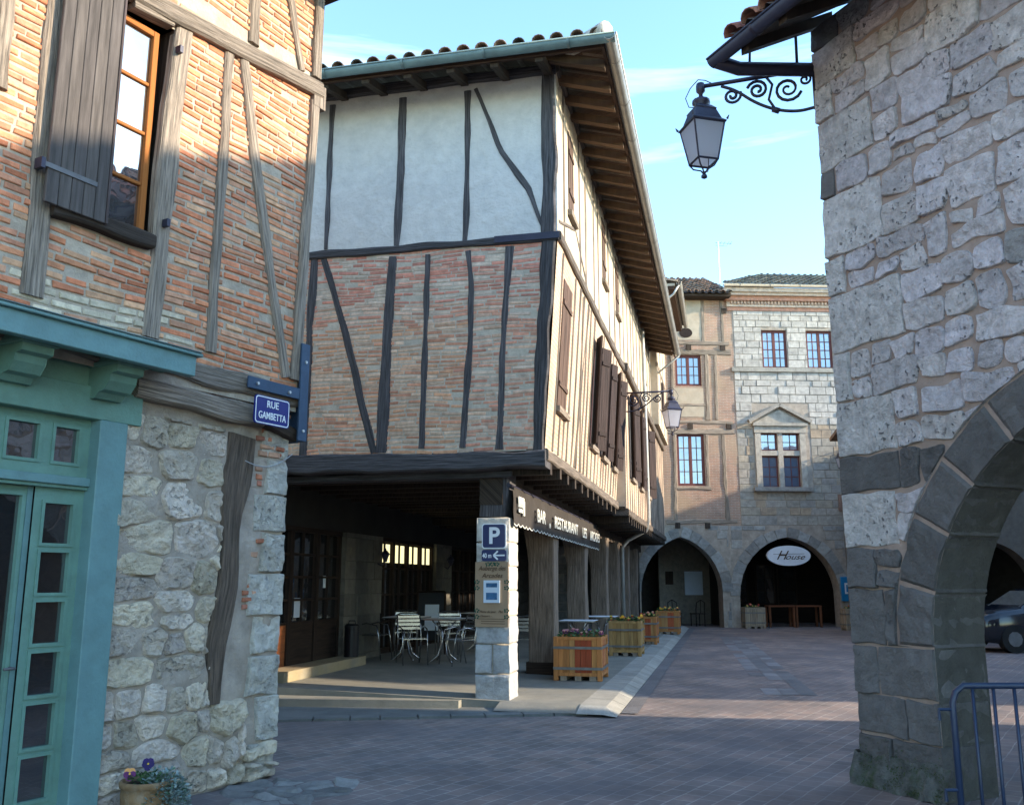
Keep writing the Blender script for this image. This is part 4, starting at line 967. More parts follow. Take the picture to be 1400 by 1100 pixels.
# timber arcade posts
for k, s in enumerate((3.35, 6.9, 10.4, 12.9, 15.6, 18.3)):
    wd = .43 if k == 0 else .38
    p_ = Fr(PF.P(s, 0, -.02), 102.9-180, 192.9)
    mat = m_timber if k in (0, 1, 3) else m_timber
    m = MB(); n_ = 14; vs = []; uv = []; cor_ = [(0, 0), (1, 0), (1, 1), (0, 1)]
    for i in range(n_+1):
        z = .1+2.55*i/n_; fl_ = (max(0, z-1.9)*.12)
        for j, (a, b) in enumerate(((-.05, 0), (0, -.05), (1, 1), (1, 1), (1, 1), (1, 1), (1, 1), (1, 1))): pass
        rr = [(.04, 0), (.5, -.008), (.96, 0), (1, .04), (1.008, .5), (1, .96), (.96, 1), (.04, 1), (0, .96), (0, .04)]
        for j, (a, b) in enumerate(rr):
            jn = .014*noise.noise(Vector((i*.35, j*.8, k*5)))
            vs.append(p_.P((a*wd+jn)*(1)+(fl_ if a > .5 else -fl_*.3), z, -(b*.42)+jn+ (fl_ if b < .3 else 0))); uv.append((z, j*.12))
    K = 10; m.add(vs, [(i*K+j, i*K+(j+1) % K, (i+1)*K+(j+1) % K, (i+1)*K+j) for i in range(n_) for j in range(K)]+[tuple(n_*K+j for j in range(K))], m_timber, (.75, .70, .68), uv)
    m.build('arcade_post', HC, smooth=False)
    m = MB(); p_.box(m, -.04, wd+.04, 0, .20 if k else .30, -.5, .04, m_timber_b if k == 0 else m_dress, tint=(.6, .5, .45) if k == 0 else (.3, .29, .27)); m.build('post_base', HC)
# inner arcade wall with glazed doors
IW = Fr(PF.P(0, 0, -3.7), 12.9, 102.9)
iw = MB()
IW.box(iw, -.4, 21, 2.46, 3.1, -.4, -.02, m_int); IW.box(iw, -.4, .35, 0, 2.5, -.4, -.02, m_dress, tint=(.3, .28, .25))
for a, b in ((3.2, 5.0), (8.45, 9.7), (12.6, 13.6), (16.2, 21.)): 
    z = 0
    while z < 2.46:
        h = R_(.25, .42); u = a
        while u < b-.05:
            l = min(R_(.35, .7), b-u); q = R_(.10, .17) if b < 10 else .05; IW.box(iw, u+.004, u+l-.004, z+.004, min(z+h, 2.46)-.004, -.4, R_(.0, .015), m_dress, tint=(q*1.05, q*.95, q*.78)); u += l  # low tints put the arcade's shade into the pier stone
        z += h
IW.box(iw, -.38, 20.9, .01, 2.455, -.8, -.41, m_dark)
iw.build('inner_stone_wall', HC)
def wood_doors(u0, u1, segs, litrow=False, panel=True, nm='glazed_doors'):
    f = MB(); z0 = .22; IW.box(f, u0, u1, 2.38, 2.46, -.2, -.06, m_dkwood)
    o = None; wdt = (u1-u0)/segs; ho = []
    for k in range(segs):
        a = u0+k*wdt; b = a+wdt; IW.box(f, a, a+.06, z0, 2.38, -.2, -.07, m_dkwood); IW.box(f, b-.06, b, z0, 2.38, -.2, -.07, m_dkwood)
        zb = z0+.75 if panel else z0+.1
        if panel: IW.box(f, a+.06, b-.06, z0, zb, -.19, -.10, m_orange if k == 0 else m_dkwood)
        else: IW.box(f, a+.06, b-.06, z0, zb, -.19, -.1, m_dkwood)
        nr = 4; hh = (2.38-zb)/nr
        for r in range(nr): IW.box(f, a+.06, b-.06, zb+hh*r-.018, zb+hh*r+.018, -.16, -.09, m_dkwood)
        IW.box(f, (a+b)/2-.012, (a+b)/2+.012, zb, 2.38, -.155, -.10, m_dkwood)
        ho.append((a+.06, b-.06, zb, 2.38))
    o = f.build(nm, HC)
    for a, b, c, d in ho: g_ = MB(); sheet(g_, IW, a, b, c, d, -.14, m_glass_d); g_.build('pane', o)
    return o, ho
o, ho = wood_doors(.35, 3.2, 3)
m = MB(); sheet(m, IW, 1.55, 1.85, 1.05, 1.35, -.13, m_paper); m.build('notice', o); m = MB(); sheet(m, IW, 2.6, 2.8, 1.5, 1.7, -.13, m_paper); m.build('notice', o)
o, ho = wood_doors(5.0, 8.45, 4, panel=False)
for a, b, c, d in ho:
    for q in (0, 1):
        m = MB(); x0 = a+.03+q*(b-a)/2; sheet(m, IW, x0, x0+(b-a)/2-.07, 1.98, 2.34, -.128, m_pane_glow); m.build('daylight_glow', o)
wood_doors(9.7, 12.6, 3, panel=False); wood_doors(13.6, 16.2, 3, panel=False)
m = MB(); IW.box(m, .2, 3.25, 0, .36, .0, .42, m_kerb, tint=(.9, .75, .5)); m.build('threshold_step', HC)
m = MB(); F1.box(m, 4.1, 8, 0, 3.1, -.5, -.1, m_dress, tint=(.4, .38, .34)); PF.box(m, 21.0, 21.3, 0, 3.1, -3.9, -.2, m_dark); m.build('end_wall', HC)
# downpipe on the far part
m = MB(); D = F2B
m.tube([D.P(13.1, 8.5, .05), D.P(13.1, 7.9, .06), D.P(13.1, 3.3, .09), D.P(13.1, 2.95, .02), D.P(13.3, 2.7, -.50), D.P(13.3, 2.5, -.66), D.P(13.3, .1, -.66)], .05, m_zinc_l, 10); m.build('downpipe', HC, smooth=True)
m = MB(); m.tube([D.P(LS-.1, 8.5, .9), D.P(LS+.1, 8.1, .3), D.P(LS+.15, 7.9, .05)], .03, m_zinc_l, 8); m.build('downpipe', HC, smooth=True)

# ---------------- house C, at the end of the row
H3 = thing('end_house', 'narrow sunlit house with a higher roof squeezed between the arcade row and the far corner', 'house', tuple(F2B.P(19, 0, 0)))
F3 = Fr(O1+F2.n*.42, 12.9, 102.9)
m = MB(); F3.box(m, LS+.02, 21.3, 6.4, 10.7, -6, 0, m_cream); m.build('plaster_wall', H3)
for x in (LS+.15, 18, 19.4, 20.8): timber(F3, H3, [(x, 6.45), (x+.05, 10.6)], .13, depth=.02, pix=False, mat=m_timber)
timber(F3, H3, [(LS, 8.3), (21.2, 8.3)], .13, depth=.03, pix=False, mat=m_timber, name='beam')
m = MB(); F3.box(m, 18.4, 19.2, 7.2, 8.1, .01, .05, m_shut2); m.build('shutter', H3)
m = MB(); F3.box(m, LS-.3, 21.4, 10.62, 10.72, -1, .62, m_board); F3.box(m, LS-.32, 21.4, 10.72, 10.80, -1, .66, m_cream); m.build('eave', H3)
m = MB(); roof(m, F3.P(LS-.35, 10.82, .70), F3.u, up2, 5.1, lambda x: 4.5); m.add([F3.P(LS-.35, 10.80, .7), F3.P(21.3, 10.80, .7), F3.P(21.3, 12.1, -3.8), F3.P(LS-.35, 12.1, -3.8)], [(0, 1, 2, 3)], m_tile, (.15, .12, .1)); m.build('roof', H3, smooth=True)
m = MB(); gutter(m, F3.P(LS-.4, 10.8, .78), F3.P(21.4, 10.8, .78), .08, m_zinc_l, F3.n); m.build('gutter', H3, smooth=True)
m = MB(); m.tube([F3.P(LS-.3, 10.75, .78), F3.P(LS-.3, 10.45, .6), F3.P(LS-.25, 10.1, .1), F3.P(LS-.2, 8.9, .06)], .035, m_zinc_l, 8); m.build('downpipe', H3, smooth=True)

# ================================================================== FAR HOUSES (end of the square)
FB = Fr((4, 33.4, 0), 87, 177)
HT = thing('corner_timber_house', 'far brick and timber house with small oval window above pointed arch', 'house', tuple(FB.P(2.2, 0, 0)))
HS = thing('stone_house', 'far white stone house with pedimented cross window above a wide pointed arch', 'house', tuple(FB.P(6.5, 0, 0)))
def blocks(mb, W, u0, u1, v0, v1, hmin, hmax, lmin, lmax, colf, holes=(), inside=None, n=.0, pr=.015, mat=None):
    v = v0
    while v < v1-.05:
        h = min(R_(hmin, hmax), v1-v)
        if v1-v-h < .1: h = v1-v
        u = u0-R_(0, .2)
        while u < u1:
            l = R_(lmin, lmax); a = max(u, u0)+.005; b = min(u+l, u1)-.005; c = v+.004; d = v+h-.004; u += l
            if b-a < .06: continue
            sp = [(a, b)]
            for h0, h1, h2, h3 in holes:
                if c < h3-.02 and d > h2+.02:
                    ns = []
                    for x, y in sp:
                        if y <= h0 or x >= h1: ns.append((x, y))
                        else:
                            if x < h0: ns.append((x, h0))
                            if y > h1: ns.append((h1, y))
                    sp = ns
            for x, y in sp:
                if y-x < .04 or (inside and not all(inside(p, q) for p in (x, y) for q in (c, d))): continue
                k = n+pr*R_(.3, 1.6); e = .012; vs = [W.P(*p, n-.01) for p in ((x, c), (y, c), (y, d), (x, d))]+[W.P(p[0], p[1], k) for p in ((x+e, c+e), (y-e, c+e), (y-e, d-e), (x+e, d-e))]
                mb.add(vs, [(4, 5, 6, 7)]+[(i, (i+1) % 4, 4+(i+1) % 4, 4+i) for i in range(4)], mat or m_dress, colf())
        v += h
aL = (.61, 3.56, 1.25, 3.2); aR = (4.18, 7.85, 1.1, 3.2)
def arc_out(ar, pad):
    ua, ub, h, H = ar; cv, R, am = arch_curve(*ar)
    def f(u, v):
        if v < h: return not (ua-pad*.0 < u < ub+pad*.0)
        cx = ua+R if u < (ua+ub)/2 else ub-R
        return sqrt((u-cx)**2+(v-h)**2) > R+pad
    return f
fL, fR = arc_out(aL, .40), arc_out(aR, .40)
def vous(mb, W, ar, wd, colf, n0=.0, n1=.03, dep=.5, mat=None, k=8):
    cv, R, am = arch_curve(*ar); ua, ub, h, H = ar
    for side in (0, 1):
        for i in range(k):
            t0 = am*i/k+.004; t1 = am*(i+1)/k-.004
            def pt(t, r, n):
                x = ua+R-r*cos(t) if side == 0 else ub-R+r*cos(t)
                return W.P(x, h+r*sin(t), n)
            w_ = wd*R_(.85, 1.05); q = R_(0, .012)
            P8 = [pt(t, r, n) for n in (n0-.02, n1+q) for t, r in ((t0, R+.0), (t1, R+.0), (t1, R+w_), (t0, R+w_))]
            mb.hexa(P8, mat or m_dress, colf())
gcol = lambda: (lambda q, t: (q*1.02*t, q, q*.94/t))(R_(.22, .36), R_(.98, 1.05))
tcol = lambda: random.choice([(.38, .33, .26), (.33, .30, .25), (.36, .33, .28), (.40, .31, .22), (.31, .29, .26), (.38, .34, .29)])
wcol = lambda: (lambda q: (q, q*.94, q*.85))(R_(.40, .52))
m = MB(); arch_wall(m, FB, -3, 3.9, 3.62, [aL], .6, m_mortar_lm); blocks(m, FB, -3, 3.86, 0, 3.6, .26, .36, .35, .75, gcol, inside=fL); vous(m, FB, aL, .38, gcol)
m.build('stone_arcade', HT)
m = MB(); arch_wall(m, FB, 3.9, 14, 3.62, [aR], .6, m_mortar_lm); blocks(m, FB, 3.94, 14, 0, 3.6, .26, .36, .35, .75, gcol, inside=fR); vous(m, FB, aR, .38, gcol)
m.build('stone_arcade', HS)
hT = [(2.12, 3.10, 8.78, 9.96), (2.08, 3.10, 5.05, 6.97)]
m = MB()
for c in cells(-3, 4.36, 3.62, 12.25, hT): sheet(m, FB, *c, 0, m_brick_far)
reveals(m, FB, hT, -.2, 0, m_brick_far)
m.build('brick_wall', HT)
m = MB(); sheet(m, FB, 1.9, 3.25, 10.55, 12.1, .012, m_cream); m.build('plaster_panel', HT); m = MB(); sheet(m, FB, 2.0, 3.15, 7.6, 8.7, .012, m_cream); m.build('plaster_panel', HT)
for a, b, c, d in hT: window(FB, HT, a, b, c, d, n=-.1, cas=2, cols=2, rows=3 if d-c < 1.5 else 4, fw=.09, bw=.025, gl=m_glass_sky)
TT = lambda pts, w_, **k: timber(FB, HT, pts, w_, depth=.03, mat=MTF, pix=False, jit=.02, **k)
MTF = m_timber
for pts, w_ in (([(1.6, 10.45), (4.2, 10.42)], .16), ([(1.6, 10.08), (4.25, 10.08)], .22), ([(1.6, 7.42), (4.2, 7.40)], .14), ([(1.6, 7.06), (4.25, 7.06)], .20), ([(1.6, 3.72), (4.2, 3.76)], .16), ([(2.0, 8.05), (3.2, 8.05)], .1), ([(1.95, 4.95), (3.3, 4.95)], .12)): TT(pts, w_, name='beam')
for pts, w_ in (([(3.30, 7.5), (3.32, 9.98)], .17), ([(3.62, 7.5), (3.66, 9.98)], .12), ([(3.22, 10.5), (3.24, 12.1)], .14), ([(3.98, 10.5), (3.96, 12.1)], .12), ([(3.86, 3.8), (3.8, 6.95)], .14), ([(1.96, 3.8), (2.0, 6.95)], .12), ([(3.2, 5.0), (3.2, 6.95)], .12), ([(1.98, 7.5), (2.0, 10.0)], .12)): TT(pts, w_)
m = MB(); m.tube([FB.P(2.56, 10.80, -.02), FB.P(2.56, 10.80, .04)], .01, m_dark, 6)
pts = [(2.56+.25*cos(t), 10.82+.19*sin(t)) for t in [2*pi*i/20 for i in range(20)]]; m.add([FB.P(*p, .03) for p in pts], [tuple(range(20))], m_dkwood, (.8, .8, 1)); m.build('oval_window', HT)
for u_, v_ in ((3.95, 10.25), (2.65, 10.25), (2.6, 7.24), (4.05, 7.24), (2.0, 3.6), (3.1, 3.6), (4.05, 11.7)): m = MB(); FB.box(m, u_-.09, u_+.09, v_-.1, v_+.1, -.02, .06, m_timber_b); m.build('beam_end', HT)
upF = -FB.n*cos(radians(25))+Vector((0, 0, sin(radians(25))))
m = MB(); FB.box(m, -3, 4.2, 12.12, 12.25, -.6, .55, m_timber_b, along='u'); m.build('eave', HT)
m = MB(); roof(m, FB.P(-3, 12.22, .62), FB.u, upF, 7.2, lambda x: 4.2); m.add([FB.P(-3, 12.2, .6), FB.P(4.2, 12.2, .6), FB.P(4.2, 13.98, -3.2), FB.P(-3, 13.98, -3.2)], [(0, 1, 2, 3)], m_tile, (.12, .1, .09)); m.build('roof', HT, smooth=True)
# stone house
hS = [(5.46, 6.44, 9.5, 10.98), (7.18, 8.2, 9.5, 10.98), (5.22, 6.68, 5.0, 7.02), (9.4, 10.4, 9.5, 10.98)]
m = MB()
for c in cells(4.36, 14, 3.62, 12.0, hS): sheet(m, FB, *c, 0, m_mortar_lm)
reveals(m, FB, hS, -.3, .01, m_dress, (.5, .47, .42))
hx = hS+[(4.95, 7.12, 4.9, 7.9)]
blocks(m, FB, 4.34, 14, 3.62, 7.35, .24, .36, .3, .8, tcol, holes=hx)
blocks(m, FB, 4.34, 14, 7.35, 9.34, .20, .34, .25, .7, wcol, holes=hx, pr=.03)
blocks(m, FB, 4.40, 14, 9.52, 11.72, .20, .34, .25, .7, wcol, holes=hx, pr=.02)
m.build('stone_wall', HS)
m = MB()
FB.box(m, 4.25, 14, 9.34, 9.50, -.1, .10, m_dress, (.34, .32, .28)); m.build('string_course', HS)
for n_, (a, b, nn) in enumerate(((11.72, 11.86, .04), (11.86, 11.95, .10), (11.95, 12.08, .09), (12.08, 12.25, .22), (12.25, 12.36, .34), (12.36, 12.52, .42))):
    m = MB(); FB.box(m, 4.20-nn*.5, 14, a, b, -.3, nn, m_dress, ((.50, .26, .18) if n_ in (0, 3) else (.58, .46, .36))); m.build('cornice', HS)
m = MB(); u = 4.3
while u < 14: FB.box(m, u, u+.07, 11.96, 12.07, .09, .16, m_dress, (.55, .38, .28)); u += .13
m.build('dentils', HS)
for h in hS[:2]+hS[3:]: window(FB, HS, *h, n=-.12, cas=2, cols=2, rows=4, fw=.085, bw=.03, gl=m_glass_sky)
m = MB(); a, b, c, d = hS[2]
st_ = (.42, .38, .32)
FB.box(m, a-.22, a, c, d, -.05, .07, m_dress, st_); FB.box(m, b, b+.22, c, d, -.05, .07, m_dress, st_); FB.box(m, (a+b)/2-.09, (a+b)/2+.09, c, d, -.15, .03, m_dress, st_); FB.box(m, a, (a+b)/2-.09, c+1.18, c+1.36, -.15, .02, m_dress, st_); FB.box(m, (a+b)/2+.09, b, c+1.18, c+1.36, -.15, .02, m_dress, st_)
FB.box(m, a-.25, b+.25, d, d+.25, -.05, .09, m_dress, st_); FB.box(m, a-.3, b+.3, d+.25, d+.36, -.05, .17, m_dress, (.36, .33, .28)); m.build('window_surround', HS)
pd = MB(); x0, x1, yb, ya = a-.42, b+.42, d+.36, d+.98; xm = (x0+x1)/2
pd.add([FB.P(x0+.15, yb, .06), FB.P(x1-.15, yb, .06), FB.P(xm, ya-.1, .06)], [(0, 1, 2)], m_dress, st_)
for p, q in (((x0, yb), (xm, ya)), ((xm, ya), (x1, yb))):
    A, B = Vector(p), Vector(q); dd = (B-A).normalized(); nn_ = Vector((-dd.y, dd.x))*.13
    pd.hexa([FB.P(s.x, s.y, n) for n in (-.05, .20) for s in (A, B, B+nn_, A+nn_)], m_dress, (.33, .30, .26))
pd.build('pediment', HS)
m = MB(); FB.box(m, a-.36, b+.36, c-.15, c, -.1, .2, m_dress, (.30, .28, .25)); m.build('sill', HS)
for x in (a, (a+b)/2+.09):
    for y0, y1 in ((c, c+1.18), (c+1.36, d)): window(FB, HS, x+.005, x+(b-a)/2-.095, y0+.005, y1-.005, n=-.13, cas=1, cols=2, rows=3 if y1-y0 > 1 else 2, fw=.05, bw=.025, mat=m_frame_red, gl=m_glass_sky)
m = MB(); FB.box(m, 8.0, 8.35, 4.15, 4.75, -.01, .06, m_dress, (.30, .18, .13)); m.build('stone_panel', HS)
m = MB(); gutter(m, FB.P(3.95, 12.62, .50), FB.P(14, 12.62, .50), .09, m_zinc_l, FB.n); m.build('gutter', HS, smooth=True)
m = MB(); roof(m, FB.P(4.0, 12.60, .46), FB.u, upF, 10, lambda x: min(3.4, .3+x*1.3), pal=((.20, .19, .15), (.16, .15, .12), (.24, .20, .15), (.13, .12, .10))); m.add([FB.P(4.0, 12.52, .45), FB.P(14, 12.52, .45), FB.P(14, 13.99, -2.7), FB.P(7.2, 13.99, -2.7)], [(0, 1, 2, 3)], m_tile, (.2, .18, .15))
m.add([FB.P(4.0, 12.54, .45), FB.P(7.2, 13.99, -2.7), FB.P(7.2, 12.5, -6), FB.P(4.0, 12.54, -6)], [(0, 1, 2, 3)], m_tile, (.2, .18, .15)); m.build('roof', HS, smooth=True)
m = MB(); FB.box(m, -3, 4.0, 3.6, 12.3, -7, -.25, m_int); m.build('inner_wall', HT)
m = MB(); FB.box(m, 4.4, 14, 3.6, 12.4, -7, -.35, m_int); FB.box(m, 4.42, 4.43, 12.2, 12.5, -7, 0, m_cream); m.build('inner_wall', HS)
# behind the arches
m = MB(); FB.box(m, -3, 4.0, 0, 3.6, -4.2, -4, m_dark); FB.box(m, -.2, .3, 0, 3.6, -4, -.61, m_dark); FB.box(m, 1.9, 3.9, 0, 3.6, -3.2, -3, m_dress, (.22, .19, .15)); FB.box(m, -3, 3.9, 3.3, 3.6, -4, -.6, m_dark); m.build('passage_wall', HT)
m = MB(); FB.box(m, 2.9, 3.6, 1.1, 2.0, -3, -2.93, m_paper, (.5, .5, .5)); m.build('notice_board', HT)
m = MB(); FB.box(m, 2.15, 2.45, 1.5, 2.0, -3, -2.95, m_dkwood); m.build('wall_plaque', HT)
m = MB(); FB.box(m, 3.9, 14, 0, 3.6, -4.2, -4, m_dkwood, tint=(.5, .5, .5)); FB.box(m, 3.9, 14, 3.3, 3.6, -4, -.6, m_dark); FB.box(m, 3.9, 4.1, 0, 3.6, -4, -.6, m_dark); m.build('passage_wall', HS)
for u_ in (4.9, 6.0, 6.9): window(FB, HS, u_, u_+.8, .7, 2.3, n=-3.93, cas=1, cols=2, rows=3, mat=m_dkwood, gl=m_glass_d, fw=.06)
an = MB(); b0 = FB.P(4.05, 12.5, -.3); an.tube([b0, b0+Vector((0, 0, 2.1))], .018, m_zinc_l, 6)
for z, l in ((2.05, .55), (1.95, .35)): an.tube([b0+Vector((-.1, 0, z)), b0+Vector((l, .1, z))], .01, m_zinc_l, 5)
for q in (0.1, .25, .4, .5): an.tube([b0+Vector((q, -.15, 2.05)), b0+Vector((q, .2, 2.05))], .007, m_zinc_l, 5)
tag(an.build('antenna'), 'thin pale television antenna on the left end of the far stone house roof', 'antenna')

# ================================================================== RIGHT HOUSE (stone, arcade pier in the foreground)
RW = Fr((2.86, 7.9, 0), 155, 245); RF = Fr((2.86, 7.9, 0), 81.3, -8.7)
TV = math.tan(radians(155-81.3-90+0))  # skew of the far wall
HR = thing('stone_arcade_house', 'rough stone house in the right foreground with dark round arch', 'house', tuple(RW.P(2, 0, 0)))
AR = (.80, 4.33, 1.1, 2.865); cvR, RR, amR = arch_curve(*AR); ACX = .80+RR; TH_W = .55
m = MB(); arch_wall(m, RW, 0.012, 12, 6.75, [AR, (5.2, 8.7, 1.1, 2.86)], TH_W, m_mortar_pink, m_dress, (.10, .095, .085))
RO = RR+.34
def warpR(u, v):
    if v > AR[2] and u < ACX:
        d = sqrt((u-ACX)**2+(v-AR[2])**2)
        if d < RO+.01: k = (RO+.01)/max(d, .01); return (ACX+(u-ACX)*k, AR[2]+(v-AR[2])*k)
    return (u, v)
def inR(u, v): return v > AR[2]+.1 and (u > ACX+1.9 or sqrt((u-ACX)**2+(v-AR[2])**2) > RO+.03)
def grey(): q = R_(.10, .165); return (q*1.07, q, q*.98)
def lim2():
    if random.random() < .03: return (.36, .34, .33)
    q = R_(.48, .68); return (q*1.06, q*.96, q*R_(.92, 1.0))
Q = [(1.10, .34, .40, 'g'), (1.54, 1.10, .36, 'g'), (1.88, 1.54, .30, 'g'), (2.33, 1.88, .55, 'w'), (2.65, 2.33, .62, 'g'), (3.13, 2.65, .62, 'w'), (3.57, 3.13, .18, 'w'), (4.09, 3.57, .79, 'w'), (4.44, 4.09, .20, 'w'), (5.02, 4.44, .66, 'w'), (5.28, 5.02, .16, 'g'), (5.77, 5.28, .62, 'w'), (6.12, 5.77, .20, 'w'), (6.5, 6.12, .50, 'w'), (6.75, 6.5, .32, 'g')]
for i, (vt, vb, l, kd) in enumerate(Q):
    q = R_(.56, .66); col = grey() if kd == 'g' else (q*1.04, q*.965, q*.93)
    if vt > 1.2: patch(m, RW.P, 0, l-.005, vb+.004, vt-.004, m_dress if kd == 'g' else m_stone_pit, col, res=.024, proud=.026, edge=.012, rough=.008, wob=.012, wrap=('L', .5), warp=warpR)
    u = l; 
    while u < 3.4 and vt > 1.2:
        hh = vt-vb; two = hh > .36 or (hh > .24 and random.random() < .6)
        w_ = R_(.20, .54)
        rows_ = [(vb, vb+hh*R_(.42, .58)), None] if two else [(vb, vt)]
        if two: rows_[1] = (rows_[0][1], vt)
        for r0, r1 in rows_:
            uu = u; nn_ = 2 if (r1-r0 < .22 and w_ > .4 and random.random() < .5) else 1
            for z in range(nn_):
                a = uu+.006; b = uu+w_/nn_-.006; uu += w_/nn_
                if inR((a+b)/2, (r0+r1)/2) or inR(a+.03, r1-.04):
                    if warpR(a, r1)[1] > r1+.25: continue
                    c_ = grey() if (kd == 'g' and vt < 3 and u < 1.0) else lim2()
                    patch(m, RW.P, a, b, r0+.005+R_(-.010, .010), r1-.005+R_(-.010, .010), m_stone_pit, c_, res=.024, proud=.024, edge=.012, rough=.014, wob=.020, warp=warpR, round_=.02, cj=.022)
        u += w_
rubble(m, RW, 3.4, 9, 3.2, 6.75, .22, .4, lim2, m_stone_pit, res=.06)
# voussoirs
t = 0.0; kk = 0
while t < pi*.98:
    dt = R_(.20, .32); 
    if t+dt > pi-.1: dt = pi-t
    cc = grey()
    def mv(u, v, n, W=RW): return RW.P(ACX-(RR+u)*cos(v), AR[2]+(RR+u)*sin(v), n)
    sd = R_(0, 99); FR = [0, .03, .07]+[.07+.86*q/8 for q in range(1, 8)]+[.93, .97, 1]; nx = ny = len(FR)-1; nw = 12; V = []
    for j in range(ny+1):
        th_ = t+.004+(dt-.008)*FR[j]; row = []; ky = min(1, min(j, ny-j)/2)
        for i in range(nw, 0, -1): row.append(mv(.0-.012*(1-ky)+.006*noise.noise(Vector((i*.6+sd, j*.6, 0))), th_, .025-(TH_W+.03)*i/nw))
        for i in range(nx+1):
            u_ = (.34+.02*noise.noise(Vector((kk, FR[j]*3, 2))))*FR[i]; kx = min(1, (nx-i)/2); row.append(mv(u_, th_, -.01+(.034+.02*noise.noise(Vector((u_*8+sd, th_*14, sd)))+.012*noise.noise(Vector((u_*20+sd, th_*34, sd))))*min(kx, ky)))
        V.append(row)
    K = len(V[0]); m.add([p for r in V for p in r], [(j*K+i, j*K+i+1, (j+1)*K+i+1, (j+1)*K+i) for j in range(ny) for i in range(K-1)], m_dress, cc); t += dt; kk += 1
# pier blocks
for (a, b, c, d, wr) in ((0, .24, .717, 1.093, 'L'), (.243, .80, .717, 1.093, 'R'), (0, .80, .40, .713, 'B'), (0, .34, .0, .397, 'L'), (.343, .80, .0, .397, 'R')):
    cc = grey(); ex = 0
    if wr == 'B': patch(m, RW.P, a, .5, c, d, m_dress, cc, res=.03, proud=.022, edge=.012, rough=.012, wob=.012, wrap=('L', .5)); patch(m, RW.P, .505, b, c, d, m_dress, cc, res=.03, proud=.022, edge=.012, rough=.012, wob=.012, wrap=('R', TH_W))
    else: patch(m, RW.P, a, b, c, d, m_dress, cc, res=.03, proud=.022, edge=.012, rough=.012, wob=.012, wrap=(wr, TH_W if wr == 'R' else .5))
patch(m, RW.P, .365, .80, 1.097, 1.535, m_dress, grey(), res=.03, proud=.03, edge=.02, rough=.02, wob=.012, warp=warpR)
m.build('stone_wall', HR, smooth=False)
# side wall of the corner pier and far face
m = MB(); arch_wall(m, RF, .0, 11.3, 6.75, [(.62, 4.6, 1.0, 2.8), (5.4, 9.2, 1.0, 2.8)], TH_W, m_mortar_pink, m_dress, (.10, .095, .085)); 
rubble(m, RF, .5, 11, 3.0, 6.7, .25, .4, lim2, m_stone_pit, res=.12); m.build('side_wall', HR)
m = MB()
vsb = []; n_ = 20
for i in range(n_+1):          # spread foot of the pier
    t = i/n_; 
    for z, o in ((0, .07), (.08, .055), (.17, .03), (.26, .0)):
        u_ = -.06+.93*t; vsb.append(RW.P(u_, z, o+.025+.05*noise.noise(Vector((t*7, z*9, 3))))+Vector((0, 0, .05*noise.noise(Vector((t*9, z, 8))))))
K = 4; m.add(vsb, [(i*K+j, (i+1)*K+j, (i+1)*K+j+1, i*K+j+1) for i in range(n_) for j in range(K-1)], m_foot, (1, 1, 1)); 
m.add([vsb[j]-(0 if False else RW.n*0) for j in range(4)]+[RW.P(-.09, z, -.7) for z in (0, .06, .14, .24)], [(j, j+1, 4+j+1, 4+j) for j in range(3)], m_foot, (1, 1, 1)); m.build('pier_foot', HR, smooth=False)
m = MB(); RF.box(m, .7, 11.2, 3.15, 6.70, -5, -.56, m_int); RW.box(m, 1.9, 12, 3.13, 6.68, -4.5, -.56, m_int); RW.box(m, 6, 12, 0, 3.1, -6, -5, m_int); RF.box(m, 10.7, 11.28, 0, 6.72, -14, -.6, m_mortar_pink); m.build('inner_wall', HR)  # includes an unseen end wall added to stop sun crossing the arcade
m = MB()
ms = M('moss', (.06, .085, .03), var=.4, vs=25, bump=.8, bs=60)
for _ in range(1500):
    u_ = R_(.0, .85); z = abs(random.gauss(0, .13)); p = RW.P(u_, .02+z, .055+max(0, .10-z)*.4); r = R_(.003, .009)
    m.add([p+Vector((R_(-r, r), R_(-r, r), R_(-r, r))) for _q in range(4)], [(0, 1, 2), (0, 2, 3), (0, 3, 1)], ms)
m.build('moss', HR, stuff=True)
# eaves
ER = Fr(RW.o+RW.n*.0, 155, 245); upR = -RW.n*cos(radians(29))+Vector((0, 0, sin(radians(29))))
EZR = 6.44; b0 = -.16; ne = .84; RL = 4.2
m = MB(); skw = lambda t: RW.u*(.287*t*cos(radians(29))); quad(m, RW.P(b0, EZR, ne), RW.P(b0, EZR, ne)+upR*RL+skw(RL), RW.P(12, EZR, ne)+upR*RL, RW.P(12, EZR, ne), m_timber_b, .04); m.build('roof_boarding', HR)
m = MB(); roof(m, RW.P(b0-.05, EZR+.05, ne+.02), RW.u, upR, 12, lambda x: min(RL, (x+.1)/.25), sp=.25, r=.095, pal=((.40, .14, .09), (.30, .12, .09), (.36, .17, .11), (.16, .09, .08))); m.build('roof_tiles', HR, smooth=True)
m = MB(); rd = RW.P(b0, EZR, ne)+upR*RL+skw(RL); dnR = RW.n*-1*cos(radians(20))-Vector((0, 0, sin(radians(20)))); quad(m, rd, rd+dnR*6+RW.u*(.287*6), rd+dnR*6+RW.u*11, rd+RW.u*11, m_timber_b, -.04); m.build('roof_boarding', HR)
for x in [(-.02+.5*k) for k in range(9)]:
    m = MB(); a = RW.P(x, EZR-.02, ne-.03); e = RW.u*.05; dn = Vector((0, 0, -.11)); b = a+upR*1.2; m.hexa([a-e+dn, a+e+dn, b+e+dn, b-e+dn, a-e, a+e, b+e, b-e], m_timber_b, (.8, .8, .8), [(0, 0), (0, .1), (1.2, .1), (1.2, 0)]*2); m.build('rafter', HR)
